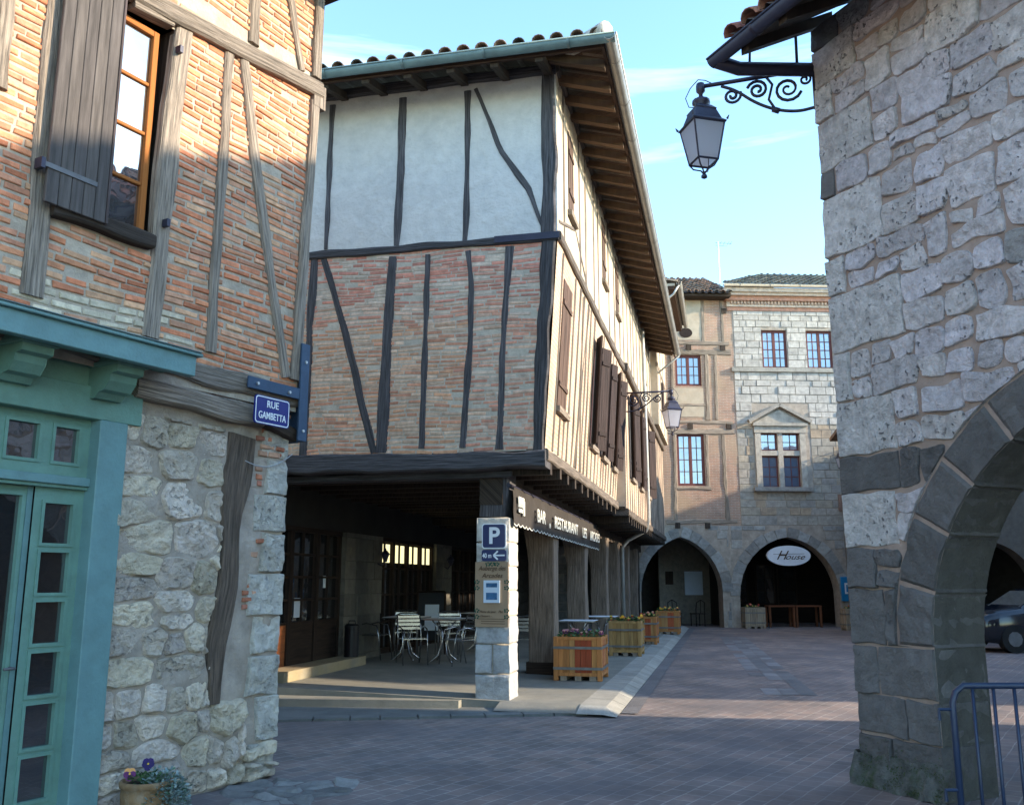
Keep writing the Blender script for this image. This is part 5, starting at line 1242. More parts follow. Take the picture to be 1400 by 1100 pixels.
m = MB(); ga = ray(975, 84); gp = CP+ga*((6.42-1.6)/ga.z); gutter(m, gp, gp+RW.u*11, .075, m_iron, RW.n, seg=10); m.build('gutter', HR, smooth=True)
m = MB(); m.tube([gp+RW.u*.05+Vector((0, 0, -.03)), gp+Vector((.25, .03, -.06)), Vector((2.95, gp.y+.05, 6.36))], .065, m_iron, 8)
m.tube([gp+Vector((.35, .03, -.03)), gp+Vector((.35, -.05, .28))], .012, m_iron, 6); m.tube([gp+Vector((.80, .03, -.03)), gp+Vector((.78, -.05, .42))], .014, m_iron, 6); m.build('drain_pipe', HR, smooth=True)

# ---------------- lanterns on scroll brackets
def spiral(c, a, b, r0, r1, turns, t0=0, n=26):
    return [c+(a*cos(t0+turns*2*pi*i/n)+b*sin(t0+turns*2*pi*i/n))*(r0+(r1-r0)*i/n) for i in range(n+1)]
def lantern(base, arm, L_, label, scale=1., group='street lanterns'):
    """base: point on the wall (top of the arm), arm: horizontal unit vector, lantern hangs at distance L_"""
    t = thing('street_lantern', label, 'street lamp', tuple(base), group)
    k = scale; Z = Vector((0, 0, 1)); arm = Vector(arm).normalized()
    m = MB(); m.tube([base, base+arm*L_], .021*k, m_iron, 8); m.tube([base+Z*.06*k, base-Z*.42*k], .016*k, m_iron, 8)
    m.tube([base+arm*L_-Z*.03*k, base+arm*L_+Z*.03*k], .04*k, m_iron, 8)
    cc = base+arm*(.24*k)-Z*(.17*k); r_ = .015*k
    m.tube(spiral(cc, arm, Z, .13*k, .02*k, 1.8, t0=radians(200)), [r_]*14+[r_*.8]*13, m_iron, 6)
    c2_ = base+arm*(.52*k)-Z*(.13*k); m.tube(spiral(c2_, arm, Z, .10*k, .02*k, 1.7, t0=radians(20)), r_, m_iron, 6)
    c3 = base+arm*(.76*k)-Z*(.15*k); m.tube(spiral(c3, arm, Z, .085*k, .015*k, 1.6, t0=radians(160)), r_, m_iron, 6)
    m.tube(spiral(base+arm*.08*k-Z*.10*k, arm, Z, .06*k, .012*k, 1.4, t0=radians(90)), r_*.8, m_iron, 6)
    pts = [base-Z*.40*k+arm*.0, base+arm*.16*k-Z*.42*k, base+arm*.36*k-Z*.37*k, base+arm*.55*k-Z*.26*k, base+arm*.72*k-Z*.10*k, base+arm*.86*k-Z*.03*k]
    for _ in range(3): pts = [pts[0]]+[z for i in range(len(pts)-1) for z in (pts[i].lerp(pts[i+1], .25), pts[i].lerp(pts[i+1], .75))]+[pts[-1]]
    q = pts[:-1]
    m.tube(q+[pts[-1]], r_, m_iron, 6)
    m.tube([base+arm*.36*k-Z*.37*k, base+arm*.42*k-Z*.25*k, base+arm*.38*k-Z*.10*k, base+arm*.44*k], r_*.9, m_iron, 6)
    for p in (.36,): m.tube([base+arm*(p-.03)*k-Z*.385*k, base+arm*(p+.03)*k-Z*.355*k], r_*1.9, m_iron, 6)
    m.build('bracket', t, smooth=True)
    top = base+arm*L_-Z*.02*k; m = MB()
    m.lathe(top, [(.02*k, -.12*k), (.02*k, -.06*k), (.045*k, -.03*k), (.045*k, .03*k), (.02*k, .05*k)], m_iron, 10)
    m.lathe(top-Z*.22*k, [(.05*k, -.02*k), (.075*k, 0), (.06*k, .03*k), (.09*k, .06*k), (.085*k, .09*k), (.03*k, .12*k), (.02*k, .14*k)], m_iron, 12)
    m.build('hanger', t, smooth=True)
    zt = top-Z*.40*k; m = MB(); S4 = 4; rot = pi/4+.25
    m.lathe(zt, [(.245*k, -.012*k), (.25*k, .0), (.20*k, .035*k), (.15*k, .14*k), (.155*k, .155*k), (.10*k, .20*k), (.05*k, .21*k)], m_iron, 4, rot=rot); m.build('roof', t)
    m = MB()
    rt, rb, hb = .225*k, .145*k, .38*k
    for i in range(4):
        a = rot+i*pi/2; A = zt+Vector((rt*cos(a), rt*sin(a), -.01*k)); B = zt+Vector((rb*cos(a), rb*sin(a), -hb)); m.tube([A, B], .009*k, m_iron, 5)
        a2 = a+pi/2; m.tube([B, zt+Vector((rb*cos(a2), rb*sin(a2), -hb))], .011*k, m_iron, 5); m.tube([A, zt+Vector((rt*cos(a2), rt*sin(a2), -.01*k))], .010*k, m_iron, 5)
        bot = zt-Z*(hb+.13*k); mid_ = zt+Vector((rb*.72*cos(a), rb*.72*sin(a), -hb-.055*k)); m.tube([B, mid_, zt+Vector((.03*k*cos(a), .03*k*sin(a), -hb-.085*k)), bot], .008*k, m_iron, 5)
        C_ = zt+Vector((rt*1.12*cos(a), rt*1.12*sin(a), .01*k)); m.tube([C_, C_+Vector((.02*k*cos(a), .02*k*sin(a), .035*k))], [.014*k, .004*k], m_iron, 5)
    m.lathe(zt-Z*(hb+.16*k), [(.008*k, -.012*k), (.03*k, 0), (.03*k, .02*k), (.012*k, .04*k)], m_iron, 8)
    m.build('frame', t)
    for i in range(4):
        a = rot+i*pi/2; a2 = a+pi/2; g_ = MB(); f = .985
        g_.add([zt+Vector((rt*f*cos(a), rt*f*sin(a), -.02*k)), zt+Vector((rt*f*cos(a2), rt*f*sin(a2), -.02*k)), zt+Vector((rb*f*cos(a2), rb*f*sin(a2), -hb+.01*k)), zt+Vector((rb*f*cos(a), rb*f*sin(a), -hb+.01*k))], [(0, 1, 2, 3)], m_frost); g_.build('glass_pane', t)
    m = MB(); m.tube([base+arm*L_*.9+Z*.02, base+arm*(L_-.05)+Z*.06, base+arm*(L_+.02)+Z*.08*k, base+arm*(L_+.10)-Z*.0*k, base+arm*(L_+.15)-Z*.10*k, base+arm*(L_+.12)-Z*.20*k, base+arm*(L_+.03)-Z*.22*k], .005*k, m_iron, 5); m.build('cable', t, smooth=True)
    return t
lantern(Vector((2.87, 7.98, 6.40)), Vector((-1.0, .33, .0)), 1.06, 'large black iron lantern against the sky, on a scrolled arm from the right stone house', 1.0)
lantern(F2B.P(8.05, 5.66, -.02), F2.n, 1.06, 'iron lantern on scrolled arm on the sunlit street wall beside brown shutters', 1.0)
lantern(FB.P(8.35, 6.45, 0.02), FB.n*.6-FB.u*.4, .55, 'small iron lantern on the far stone house beside the foreground stone corner', .95)

# ================================================================== SIGNS AND AWNING
Pf = Fr(Vector((-.47, 12.36, 0))+az(192.9)*.055, 102.9, 192.9)
# shift frame so that u runs left to right across the pillar face
Pf = Fr(PI.P(.455, 0, .05), 102.9, 192.9)
t = thing('parking_sign', 'square blue parking sign with a white letter on the corner stone pillar', 'sign', tuple(Pf.P(.25, 2.04, 0)))
m = MB(); rrect(m, Pf, .25, 2.20, .335, .335, .04, -.02, 0, m_white); m.build('plate', t); m = MB(); rrect(m, Pf, .25, 2.20, .305, .305, .03, 0, .003, m_navy); m.build('panel', t)
text('P', Pf, .25, 2.195, .005, .30, m_white, 'lettering', t, bold=.008)
t = thing('direction_plate', 'small blue plate with distance and white arrow pointing left, under the parking sign', 'sign', tuple(Pf.P(.25, 1.9, 0)))
m = MB(); rrect(m, Pf, .25, 1.945, .335, .150, .03, -.02, 0, m_navy); m.build('plate', t)
text('40 m', Pf, .155, 1.94, .004, .085, m_white, 'lettering', t, ax=(.72, 1), bold=.002)
m = MB()
def bar(mb, W, a, b, w_, n, mat):
    A, B = Vector(a), Vector(b); d = (B-A).normalized(); q = Vector((-d.y, d.x))*w_/2; mb.add([W.P(*(A-q), n), W.P(*(B-q), n), W.P(*(B+q), n), W.P(*(A+q), n)], [(0, 1, 2, 3)], mat)
bar(m, Pf, (.25, 1.945), (.40, 1.945), .02, .004, m_white); bar(m, Pf, (.245, 1.945), (.305, 2.0), .022, .005, m_white); bar(m, Pf, (.245, 1.945), (.305, 1.89), .022, .006, m_white); m.build('arrow', t)
t = thing('menu_board', 'tan restaurant board with holly sprigs and a framed blue menu on the stone pillar', 'menu board', tuple(Pf.P(.23, 1.0, 0)))
m = MB(); Pf.box(m, -.005, .445, 1.02, 1.86, -.02, -.004, m_cork); m.build('board', t)
text('Auberge des', Pf, .225, 1.775, .0, .085, m_ink, 'lettering', t, shear=.3, ax=(.85, 1)); text('Arcades', Pf, .225, 1.68, .0, .085, m_ink, 'lettering', t, shear=.3)
text('Menu du jour   Plat', Pf, .215, 1.215, 0, .045, m_ink, 'lettering', t, shear=.3, ax=(.9, 1)); text('- Dessert -', Pf, .13, 1.16, 0, .04, m_ink, 'lettering', t, shear=.3); 
m = MB()
for z in (1.125, 1.095, 1.065): bar(m, Pf, (.08 if z < 1.1 else .03, z), (.4, z-.003), .006, 0, m_ink)
m.build('ruled_lines', t)
m = MB()
for cx, cy in ((.02, 1.60), (.02, 1.52), (.425, 1.60), (.425, 1.52), (.02, 1.23), (.02, 1.15), (.425, 1.23), (.425, 1.15), (.17, 1.83), (.23, 1.83), (.29, 1.83)):
    for q in range(5): a = 2*pi*q/5+cx*9; m.add([Pf.P(cx+.028*cos(a)+.012*cos(b), cy+.02*sin(a)+.012*sin(b), .001+.0004*q) for b in [2*pi*j/7 for j in range(7)]], [tuple(range(7))], m_holly)
m.build('holly_sprigs', t)
m = MB(); Pf.box(m, .115, .335, 1.33, 1.62, -.003, .018, m_paper); Pf.box(m, .15, .30, 1.37, 1.46, .018, .02, m_pic); Pf.box(m, .15, .30, 1.53, 1.585, .018, .02, m_pic); m.build('framed_menu', t)
# awning
AW = Fr(PF.P(0, 0, .0), 12.9, 102.9)
t = thing('awning_valance', 'long brown canvas restaurant awning with cream lettering and scalloped edge under the jettied floor', 'awning', tuple(PF.P(4.3, 2.4, 0)))
m = MB(); L0, L1 = .02, 8.65; n_ = 240
vs = []; 
for i in range(n_+1):
    u_ = L0+(L1-L0)*i/n_; sc_ = .035*abs(sin(pi*u_/.27)); nn_ = .02+.012*sin(u_*4.1)+.006*sin(u_*11)
    for z, o in ((2.86, .0), (2.70, .015), (2.52, .012), (2.44, .018), (2.37-sc_, .02)): vs.append(AW.P(u_, z-.05*(u_/8.65), nn_*.6+o+.02))
m.add(vs, [(i*5+j, (i+1)*5+j, (i+1)*5+j+1, i*5+j+1) for i in range(n_) for j in range(4)], m_cloth); m.build('canvas', t, smooth=True)
m = MB(); 
for i in range(n_):
    a = vs[i*5+4]; b = vs[i*5+9]; m.add([a+AW.n*.003, b+AW.n*.003, b+AW.n*.003+Vector((0, 0, .014)), a+AW.n*.003+Vector((0, 0, .014))], [(0, 1, 2, 3)], m_let)
m.build('edge_trim', t)
text('BAR', AW, 1.75, 2.56, .092, .34, m_let, 'lettering', t, ax=(1.05, .8), bold=.004); text('.', AW, 2.45, 2.56, .092, .34, m_let, 'lettering', t, bold=.02)
text('RESTAURANT', AW, 4.1, 2.55, .092, .32, m_let, 'lettering', t, ax=(1.25, .85), bold=.004)
text('LES', AW, 6.2, 2.54, .092, .32, m_let, 'lettering', t, ax=(1.2, .85), bold=.004); text('ARCADES', AW, 7.7, 2.53, .092, .32, m_let, 'lettering', t, ax=(1.05, .85), bold=.004)
m = MB(); AW.box(m, .15, .52, 2.66, 2.74, .08, .09, m_let); AW.box(m, .18, .42, 2.53, 2.58, .08, .09, m_let); AW.box(m, .47, .56, 2.50, 2.70, .08, .09, m_let)
for q in range(6): AW.box(m, .16+q*.06, .19+q*.06, 2.60, 2.66, .08, .09, m_let)
m.build('emblem', t)
m = MB(); m.tube([AW.P(.02, 2.88, -.02), AW.P(8.65, 2.83, -.02)], .03, m_iron, 8); m.build('roller', t)
# ================================================================== PLANTERS
def planter(label, loc, w_, d_, h_, rot, tints, group='wooden planters along the pavement', bands=(.72, .25)):
    t = thing('wooden_planter', label, 'planter', tuple(loc), group); c, s = cos(rot), sin(rot)
    def B(mb, x0, x1, y0, y1, z0, z1, mat, tint=(1, 1, 1)):
        ps = [Vector((loc[0]+x*c-y*s, loc[1]+x*s+y*c, loc[2]+z)) for z in (z0, z1) for x, y in ((x0, y0), (x1, y0), (x1, y1), (x0, y1))]; o = R_(0, 40)
        mb.hexa(ps, mat, tint, [(z+o, x+y+o) for z in (z0, z1) for x, y in ((x0, y0), (x1, y0), (x1, y1), (x0, y1))])
    wp = .075
    for sx in (-1, 1):
        for sy in (-1, 1):
            m = MB(); xa, xb = sorted((sx*w_/2, sx*(w_/2-wp))); ya, yb = sorted((sy*d_/2, sy*(d_/2-wp))); B(m, xa, xb, ya, yb, 0, h_, m_pw, tints[0]); m.build('corner_post', t, bevel=.006)
    for side in range(4):
        m = MB(); Ln = (w_ if side < 2 else d_)-2*wp; n_ = max(4, int(Ln/.085)); 
        for k in range(n_):
            a = -Ln/2+Ln*k/n_+.002; b = -Ln/2+Ln*(k+1)/n_-.002; tt = random.choice(tints); q = R_(.85, 1.15); tt = tuple(x*q for x in tt)
            if side < 2: y0 = (-d_/2+.02) if side == 0 else (d_/2-.04); B(m, a, b, y0, y0+.02, .09, h_-.02, m_pw, tt)
            else: x0 = (-w_/2+.02) if side == 2 else (w_/2-.04); B(m, x0, x0+.02, a, b, .09, h_-.02, m_pw, tt)
        if side < 2: y0 = (-d_/2+.005) if side == 0 else (d_/2-.02); B(m, -Ln/2, Ln/2, y0, y0+.015, h_-.05, h_, m_pw, tints[0]); B(m, -Ln/2, Ln/2, y0, y0+.015, .07, .12, m_pw, tints[0])
        else: x0 = (-w_/2+.005) if side == 2 else (w_/2-.02); B(m, x0, x0+.015, -Ln/2, Ln/2, h_-.05, h_, m_pw, tints[0]); B(m, x0, x0+.015, -Ln/2, Ln/2, .07, .12, m_pw, tints[0])
        m.build('side_panel', t, bevel=.002)
    for bz in bands:
        m = MB()
        for y in (-d_/2-.006, d_/2): B(m, -w_/2-.006, w_/2+.006, y, y+.006, h_*bz, h_*bz+.04, m_band, (1, 1, 1))
        for x in (-w_/2-.006, w_/2): B(m, x, x+.006, -d_/2, d_/2, h_*bz, h_*bz+.04, m_band)
        m.build('metal_band', t)
    m = MB(); B(m, -w_/2+.04, w_/2-.04, -d_/2+.04, d_/2-.04, h_-.08, h_-.05, m_soil); m.build('soil', t)
    for fx in (-.6, 0, .6): m = MB(); B(m, fx*w_/2-.05, fx*w_/2+.05, -d_/2+.03, d_/2-.03, .0, .07, m_pw, (.3, .25, .2)); m.build('skid', t)
    return t
m_pw = MT('planter_wood', (1, 1, 1), sc=(1, 12, 1), bump=.25, var=.25, dark=(.16, .08, .03), damt=.35)
OR = [(.42, .18, .06), (.38, .09, .035), (.33, .07, .03), (.44, .21, .07), (.46, .24, .09)]; YL = [(.38, .23, .09), (.34, .20, .075), (.40, .25, .10)]; GRY = [(.30, .24, .17), (.33, .27, .19), (.27, .22, .16), (.34, .31, .26)]
def flowers(c, w_, d_, rot, n, label, group, pal, hh=.10, s=1.0):
    for k in range(n):
        x = (k+.5)/n*w_-w_/2+R_(-.03, .03); y = R_(-d_/4, d_/4); p = Vector((c[0]+x*cos(rot)-y*sin(rot), c[1]+x*sin(rot)+y*cos(rot), c[2]))
        t = thing('pansy_plant', label, 'plant', tuple(p), group); m = MB(); leaves(m, p, .11, .12, hh*1.2, 90, .055, GRN, m_leaf, droop=.04); m.build('leaves', t)
        for q in range(random.choice((2, 3))):
            m = MB(); a, b = random.choice(pal); pansy(m, p+Vector((R_(-.08, .08), R_(-.1, .02), hh*R_(.7, 1.4))), Vector((R_(-.4, .5), -1, R_(.0, .6))), .036*s*R_(.8, 1.2), a, b); m.build('flower', t)
RT = radians(-12.9)
PU = [((.16, .04, .12), (.05, .01, .07)), ((.45, .2, .22), (.12, .02, .08)), ((.55, .35, .3), (.2, .03, .06)), ((.02, .01, .08), (.04, .02, .14))]
YE = [((.75, .45, .03), (.7, .3, .02)), ((.5, .08, .02), (.6, .35, .03)), ((.7, .55, .1), (.35, .05, .02))]
RD = [((.5, .08, .04), (.3, .02, .03)), ((.6, .3, .2), (.4, .1, .05)), ((.1, .02, .06), (.6, .4, .1))]
for k, (lx, rx, by, w_, d_, h_, tn, lab, pal) in enumerate((
        (757, 823, 930, .76, .78, .66, OR, 'orange varnished square planter nearest the camera beside the first timber post', PU),
        (833, 877, 896, 1.02, .74, .70, YL, 'wide yellow-brown planter, second from the camera on the pavement', YE),
        (876, 897, 880, .62, .7, .66, OR, 'narrow brown planter, third from the camera, before the last two timber posts', RD),
        (899, 928, 866, .86, .7, .66, OR, 'red-brown planter, farthest along the arcade pavement by the left arch', YE))):
    a = ground(lx, by, .1); b = ground(rx, by+1, .1); a.z = b.z = .1
    if k == 1: w_ = (b-a).length
    w_ = min(w_, (b-a).length*1.02) if k != 2 else (b-a).length
    ctr = (a+b)/2+az(12.9)*(d_/2); ctr.z = .1
    planter(lab, ctr, w_, d_, h_, RT, tn)
    flowers(ctr+Vector((0, 0, h_-.04)), w_*.85, d_, RT, 5 if k < 2 else 4, ['purple pansy in the orange planter nearest the camera', 'yellow pansy in the wide yellow-brown planter', 'red pansy in the narrow third planter', 'yellow pansy in the planter by the left arch'][k], ['pansies in the nearest planter', 'pansies in the wide planter', 'pansies in the narrow planter', 'pansies in the farthest pavement planter'][k], pal)
for (lx, rx, by, lab, fl_, gp_) in ((1020, 1048, 859, 'small grey-brown planter in front of the wide far arch, left of the benches', 'small pansy in the planter left of the benches', 'pansies in the planter before the far arch'), (1158, 1186, 862, 'small planter at the right foot of the wide far arch, under the blue panel', 'small pansy in the planter under the blue panel', 'pansies in the planter under the blue panel')):
    a = ground(lx, by); b = ground(rx, by); ctr = (a+b)/2+Vector((0, .3, 0)); ctr.z = 0.0
    planter(lab, ctr, (b-a).length, .55, .72, 0, GRY, 'wooden planters by the far arches'); flowers(ctr+Vector((0, 0, .68)), .5, .5, 0, 3, fl_, gp_, RD)

# ================================================================== CAFE FURNITURE
def chair(loc, rot, label, group='aluminium terrace chairs'):
    t = thing('cafe_chair', label, 'chair', (0, 0, 0), group)
    for s in (-1, 1):
        m = MB(); x = s*.22; m.tube([(x, -.26, 0), (x, -.20, .43), (x, -.16, .60), (x, .05, .64), (x, .22, .60)], .0125, m_alu, 6); m.build('leg', t, smooth=True)
        m = MB(); m.tube([(x*.95, .30, 0), (x*.95, .20, .42), (x*.95, .24, .62), (x*.93, .31, .83)], .0125, m_alu, 6); m.build('leg', t, smooth=True)
    m = MB()
    for i in range(8): y = -.2+.052*i; m.box((0, y, .435), (.42, .038, .012), m_alu)
    m.tube([(-.21, -.2, .425), (-.21, .2, .425)], .01, m_alu, 5); m.tube([(.21, -.2, .425), (.21, .2, .425)], .01, m_alu, 5); m.build('seat', t)
    m = MB()
    for i in range(4): m.box((0, .235+.022*i, .60+.065*i), (.40, .012, .045), m_alu)
    m.tube([(-.205, .31, .83), (-.14, .335, .86), (.14, .335, .86), (.205, .31, .83)], .0125, m_alu, 6); m.build('backrest', t)
    t.location = loc; t.rotation_euler = (0, 0, rot); return t
def rechair(src, loc, rot, label): c = copy_tree(src); c.location = loc; c.rotation_euler = (0, 0, rot); c['label'] = label; return c
FZ = lambda p: p
def fl_at(x, y):
    p = Vector((x, y, 0))-PF.o; n = p.dot(PF.n); return (x, y, fz(n))
c0_ = chair(fl_at(-2.52, 17.3), radians(70), 'aluminium chair at the left end of the terrace tables, facing right')
for x, y, r, lab in ((-2.05, 18.3, 185, 'aluminium chair behind the left half of the terrace tables'), (-.95, 16.75, -55, 'aluminium chair at the right front of the tables nearest the stone pillar'), (-.72, 17.5, -80, 'aluminium chair at the right end of the tables, half hidden by the stone pillar'), (-1.25, 18.4, 190, 'aluminium chair behind the right half of the terrace tables'), (-1.75, 16.6, 20, 'aluminium chair in front of the terrace tables, back to the street'), (.29, 17.6, 170, 'bright aluminium chair standing alone between stone pillar and first timber post'), (-.35, 19.3, 200, 'aluminium chair deep in the arcade behind the tables')):
    rechair(c0_, fl_at(x, y), radians(r), lab)
def table(loc, label, rot=0, top=.75, w_=.72):
    t = thing('cafe_table', label, 'table', (0, 0, 0), 'metal terrace tables')
    m = MB(); m.box((0, 0, top), (w_, w_, .022), m_alu); m.box((0, 0, top+.013), (w_-.03, w_-.03, .006), m_white); m.build('table_top', t, bevel=.004)  # white layer paints the sky's reflection onto the metal top
    for i in range(4):
        a = pi/4+i*pi/2; c, s = cos(a), sin(a); m = MB(); m.tube([(.30*c, .30*s, .0), (.24*c, .24*s, .03), (.12*c, .12*s, .12), (.06*c, .06*s, .32), (.10*c, .10*s, .55), (.25*c, .25*s, .74)], .013, m_alu, 6); m.build('leg', t, smooth=True)
    t.location = loc; t.rotation_euler = (0, 0, rot); return t
t0 = table(fl_at(-1.95, 17.45), 'left one of two metal tables pushed together inside the arcade', RT)
for x, y, lab in ((-1.24, 17.3, 'right one of two metal tables pushed together inside the arcade'), (1.30, 18.4, 'table just behind the nearest orange planter, sky reflection painted white on its top'), (1.95, 20.6, 'table behind the wide yellow-brown planter, sky reflection painted white on its top'), (-.7, 20.2, 'table standing deep in the arcade near the inner doors')):
    c = copy_tree(t0); c.location = fl_at(x, y); c['label'] = lab; c.rotation_euler = (0, 0, RT)
# bin
bp_ = fl_at(-2.72, 16.05); t = thing('litter_bin', 'slim black cylindrical bin standing by the inner stone pier', 'bin', bp_)
m = MB(); m.lathe(bp_, [(.12, 0), (.125, .02), (.125, .60), (.13, .61), (.13, .65), (.10, .68)], m_black, 20); m.build('body', t, smooth=False)
m = MB(); q = Vector(bp_)+Vector((0, 0, .66)); m.tube([q+Vector((-.06, 0, 0)), q+Vector((-.05, 0, .07)), q+Vector((.05, 0, .07)), q+Vector((.06, 0, 0))], .012, m_black, 6); m.build('handle', t)
# a-board
q = Vector(fl_at(-1.62, 18.9)); t = thing('sandwich_board', 'wood framed chalk menu board on feet behind the terrace tables', 'menu board', tuple(q))
for s in (-1, 1):
    m = MB(); a = [q+Vector((x, s*.24*(1-z/1.2), z)) for x, z in ((-.3, 0), (-.27, 1.2), (.27, 1.2), (.3, 0))]; m.tube(a[:2], .022, m_dkwood, 4); m.tube(a[1:3], .022, m_dkwood, 4); m.tube(a[2:], .022, m_dkwood, 4); m.tube([a[0].lerp(a[1], .2), a[3].lerp(a[2], .2)], .02, m_dkwood, 4); m.build('frame', t)
    m = MB(); m.add([a[0].lerp(a[1], .22), a[3].lerp(a[2], .22), a[2], a[1]], [(0, 1, 2, 3)], m_black); m.build('chalkboard', t)
m = MB(); m.add([q+Vector((x, -.245*(1-z/1.2)-.006, z)) for x, z in ((-.12, .45), (.16, .45), (.16, .95), (-.12, .95))], [(0, 1, 2, 3)], m_paper, (.6, .8, .8)); m.build('menu_sheet', t)
for s_, lab in ((4.75, 'small black wall lantern on the wide inner pier behind the terrace'), (9.1, 'small black wall lantern on the farther inner pier beside the pillar')):
    q = IW.P(s_, 2.1, .16); t = thing('wall_lantern', lab, 'lantern', tuple(q), 'small lanterns on the inner piers')
    m = MB(); m.tube([IW.P(s_, 1.95, .0), IW.P(s_, 1.9, .1), IW.P(s_, 2.0, .16)], .012, m_iron, 6); m.build('arm', t); m = MB(); m.lathe(q, [(.03, -.13), (.07, 0), (.09, .01), (.05, .07), (.015, .10), (.02, .13)], m_iron, 6); m.build('body', t)
# far arch furniture
def bench(p, w_, lab):
    t = thing('wooden_table', lab, 'table', tuple(p), 'tables under the wide far arch'); m = MB(); m.box((p[0], p[1], .74), (w_, .6, .05), m_orange, tint=(.55, .6, .8)); m.build('table_top', t)
    for x in (-1, 1):
        for y in (-1, 1): m = MB(); m.box((p[0]+x*(w_/2-.04), p[1]+y*.25, .36), (.07, .07, .71), m_orange, tint=(.5, .6, .8)); m.build('leg', t)
bench(FB.P(5.72, 0, -.35), .94, 'brown wooden table under the wide far arch, next to the small planter'); bench(FB.P(6.70, 0, -.35), .94, 'brown wooden table under the wide far arch, right one of the pair')
def wchair(p, rot, lab):
    t = thing('wooden_chair', lab, 'chair', (0, 0, 0), 'chairs in the left far arch'); m = MB(); m.box((0, 0, .45), (.42, .42, .03), m_dkwood); m.build('seat', t)
    for x in (-.18, .18):
        for y in (-.18, .18): m = MB(); m.tube([(x, y, 0), (x, y, .45 if y < 0 else .62)], .02, m_dkwood, 5); m.build('leg', t)
    m = MB(); m.tube([(-.18, .18, .6), (-.17, .22, .85), (0, .24, .95), (.17, .22, .85), (.18, .18, .6)], .018, m_dkwood, 6); m.tube([(0, .2, .47), (0, .24, .95)], .014, m_dkwood, 5); m.build('backrest', t); t.location = p; t.rotation_euler = (0, 0, rot)
wchair(FB.P(2.15, 0, -1.6), radians(150), 'dark wooden chair on the left in the narrower far arch'); wchair(FB.P(2.95, 0, -1.3), radians(-160), 'dark wooden chair against the right side of the narrower far arch')
# oval sign, blue panel
OV = Fr(FB.P(0, 0, .05), 87, 177); t = thing('oval_sign', 'white oval shop sign with blue script hanging in the wide far arch', 'sign', tuple(FB.P(6.03, 2.5, .05)))
m = MB(); pts = [(6.03+.80*cos(a), 2.53+.36*sin(a)) for a in [2*pi*i/36 for i in range(36)]]; m.add([OV.P(*p, 0) for p in pts]+[OV.P(*p, -.14) for p in pts], [tuple(range(36)), tuple(range(36, 72))[::-1]]+[(i, (i+1) % 36, 36+(i+1) % 36, 36+i) for i in range(36)], m_white); m.build('plate', t)
text('H', OV, 5.72, 2.53, .01, .46, m_ink, 'lettering', t, shear=.5, ax=(1.1, 1)); text('ouse', OV, 6.22, 2.48, .01, .30, m_ink, 'lettering', t, shear=.5, ax=(1.25, .9)); m = MB(); bar(m, OV, (5.45, 2.58), (6.6, 2.60), .012, .012, m_ink); m.build('flourish', t)
t = thing('phone_panel', 'bright blue upright panel sign on the wall right of the wide far arch', 'sign', tuple(FB.P(8.02, .9, .1)))
m = MB(); FB.box(m, 7.86, 8.30, .92, 1.78, .04, .12, m_cyan); m.build('panel', t, bevel=.01); m = MB(); FB.box(m, 7.98, 8.18, 1.18, 1.24, .12, .13, m_white); FB.box(m, 7.98, 8.18, 1.50, 1.56, .12, .13, m_white); FB.box(m, 7.98, 8.03, 1.24, 1.5, .12, .13, m_white); m.build('symbol', t)

# ================================================================== BARRIER, CAR, HOUSE BEHIND IT, UNSEEN SHADE-CASTING HOUSES
g0 = ground(1300, 937, 1.1); p0 = Vector((g0.x, g0.y, 0)); ax_ = Vector((1, .035, 0)).normalized(); t = thing('crowd_barrier', 'blue tubular crowd barrier at the lower right beside the stone pier', 'barrier', tuple(p0)); Z = Vector((0, 0, 1))
m = MB(); m.tube([p0+Z*.05, p0+Z*1.02, p0+ax_*.02+Z*1.07, p0+ax_*.06+Z*1.1, p0+ax_*2.14+Z*1.1, p0+ax_*2.18+Z*1.07, p0+ax_*2.2+Z*1.02, p0+ax_*2.2+Z*.05], .016, m_barrier, 10); m.tube([p0+Z*.2, p0+ax_*2.2+Z*.2], .016, m_barrier, 8); m.build('frame', t, smooth=True)
for i in range(1, 21): m = MB(); x = 2.2*i/21; m.tube([p0+ax_*x+Z*.2, p0+ax_*x+Z*1.09], .0085, m_barrier, 6); m.build('bar', t, smooth=True)
for z in (.99, .62): m = MB(); m.tube([p0+Z*z, p0-ax_*.07+Z*z, p0-ax_*.07+Z*(z-.05)], .009, m_barrier, 6); m.build('hook', t)
for x in (.25, 1.95): m = MB(); q = p0+ax_*x; m.tube([q+Vector((0, -.3, .01)), q+Z*.2, q+Vector((0, .3, .01))], .016, m_barrier, 6); m.build('foot', t)
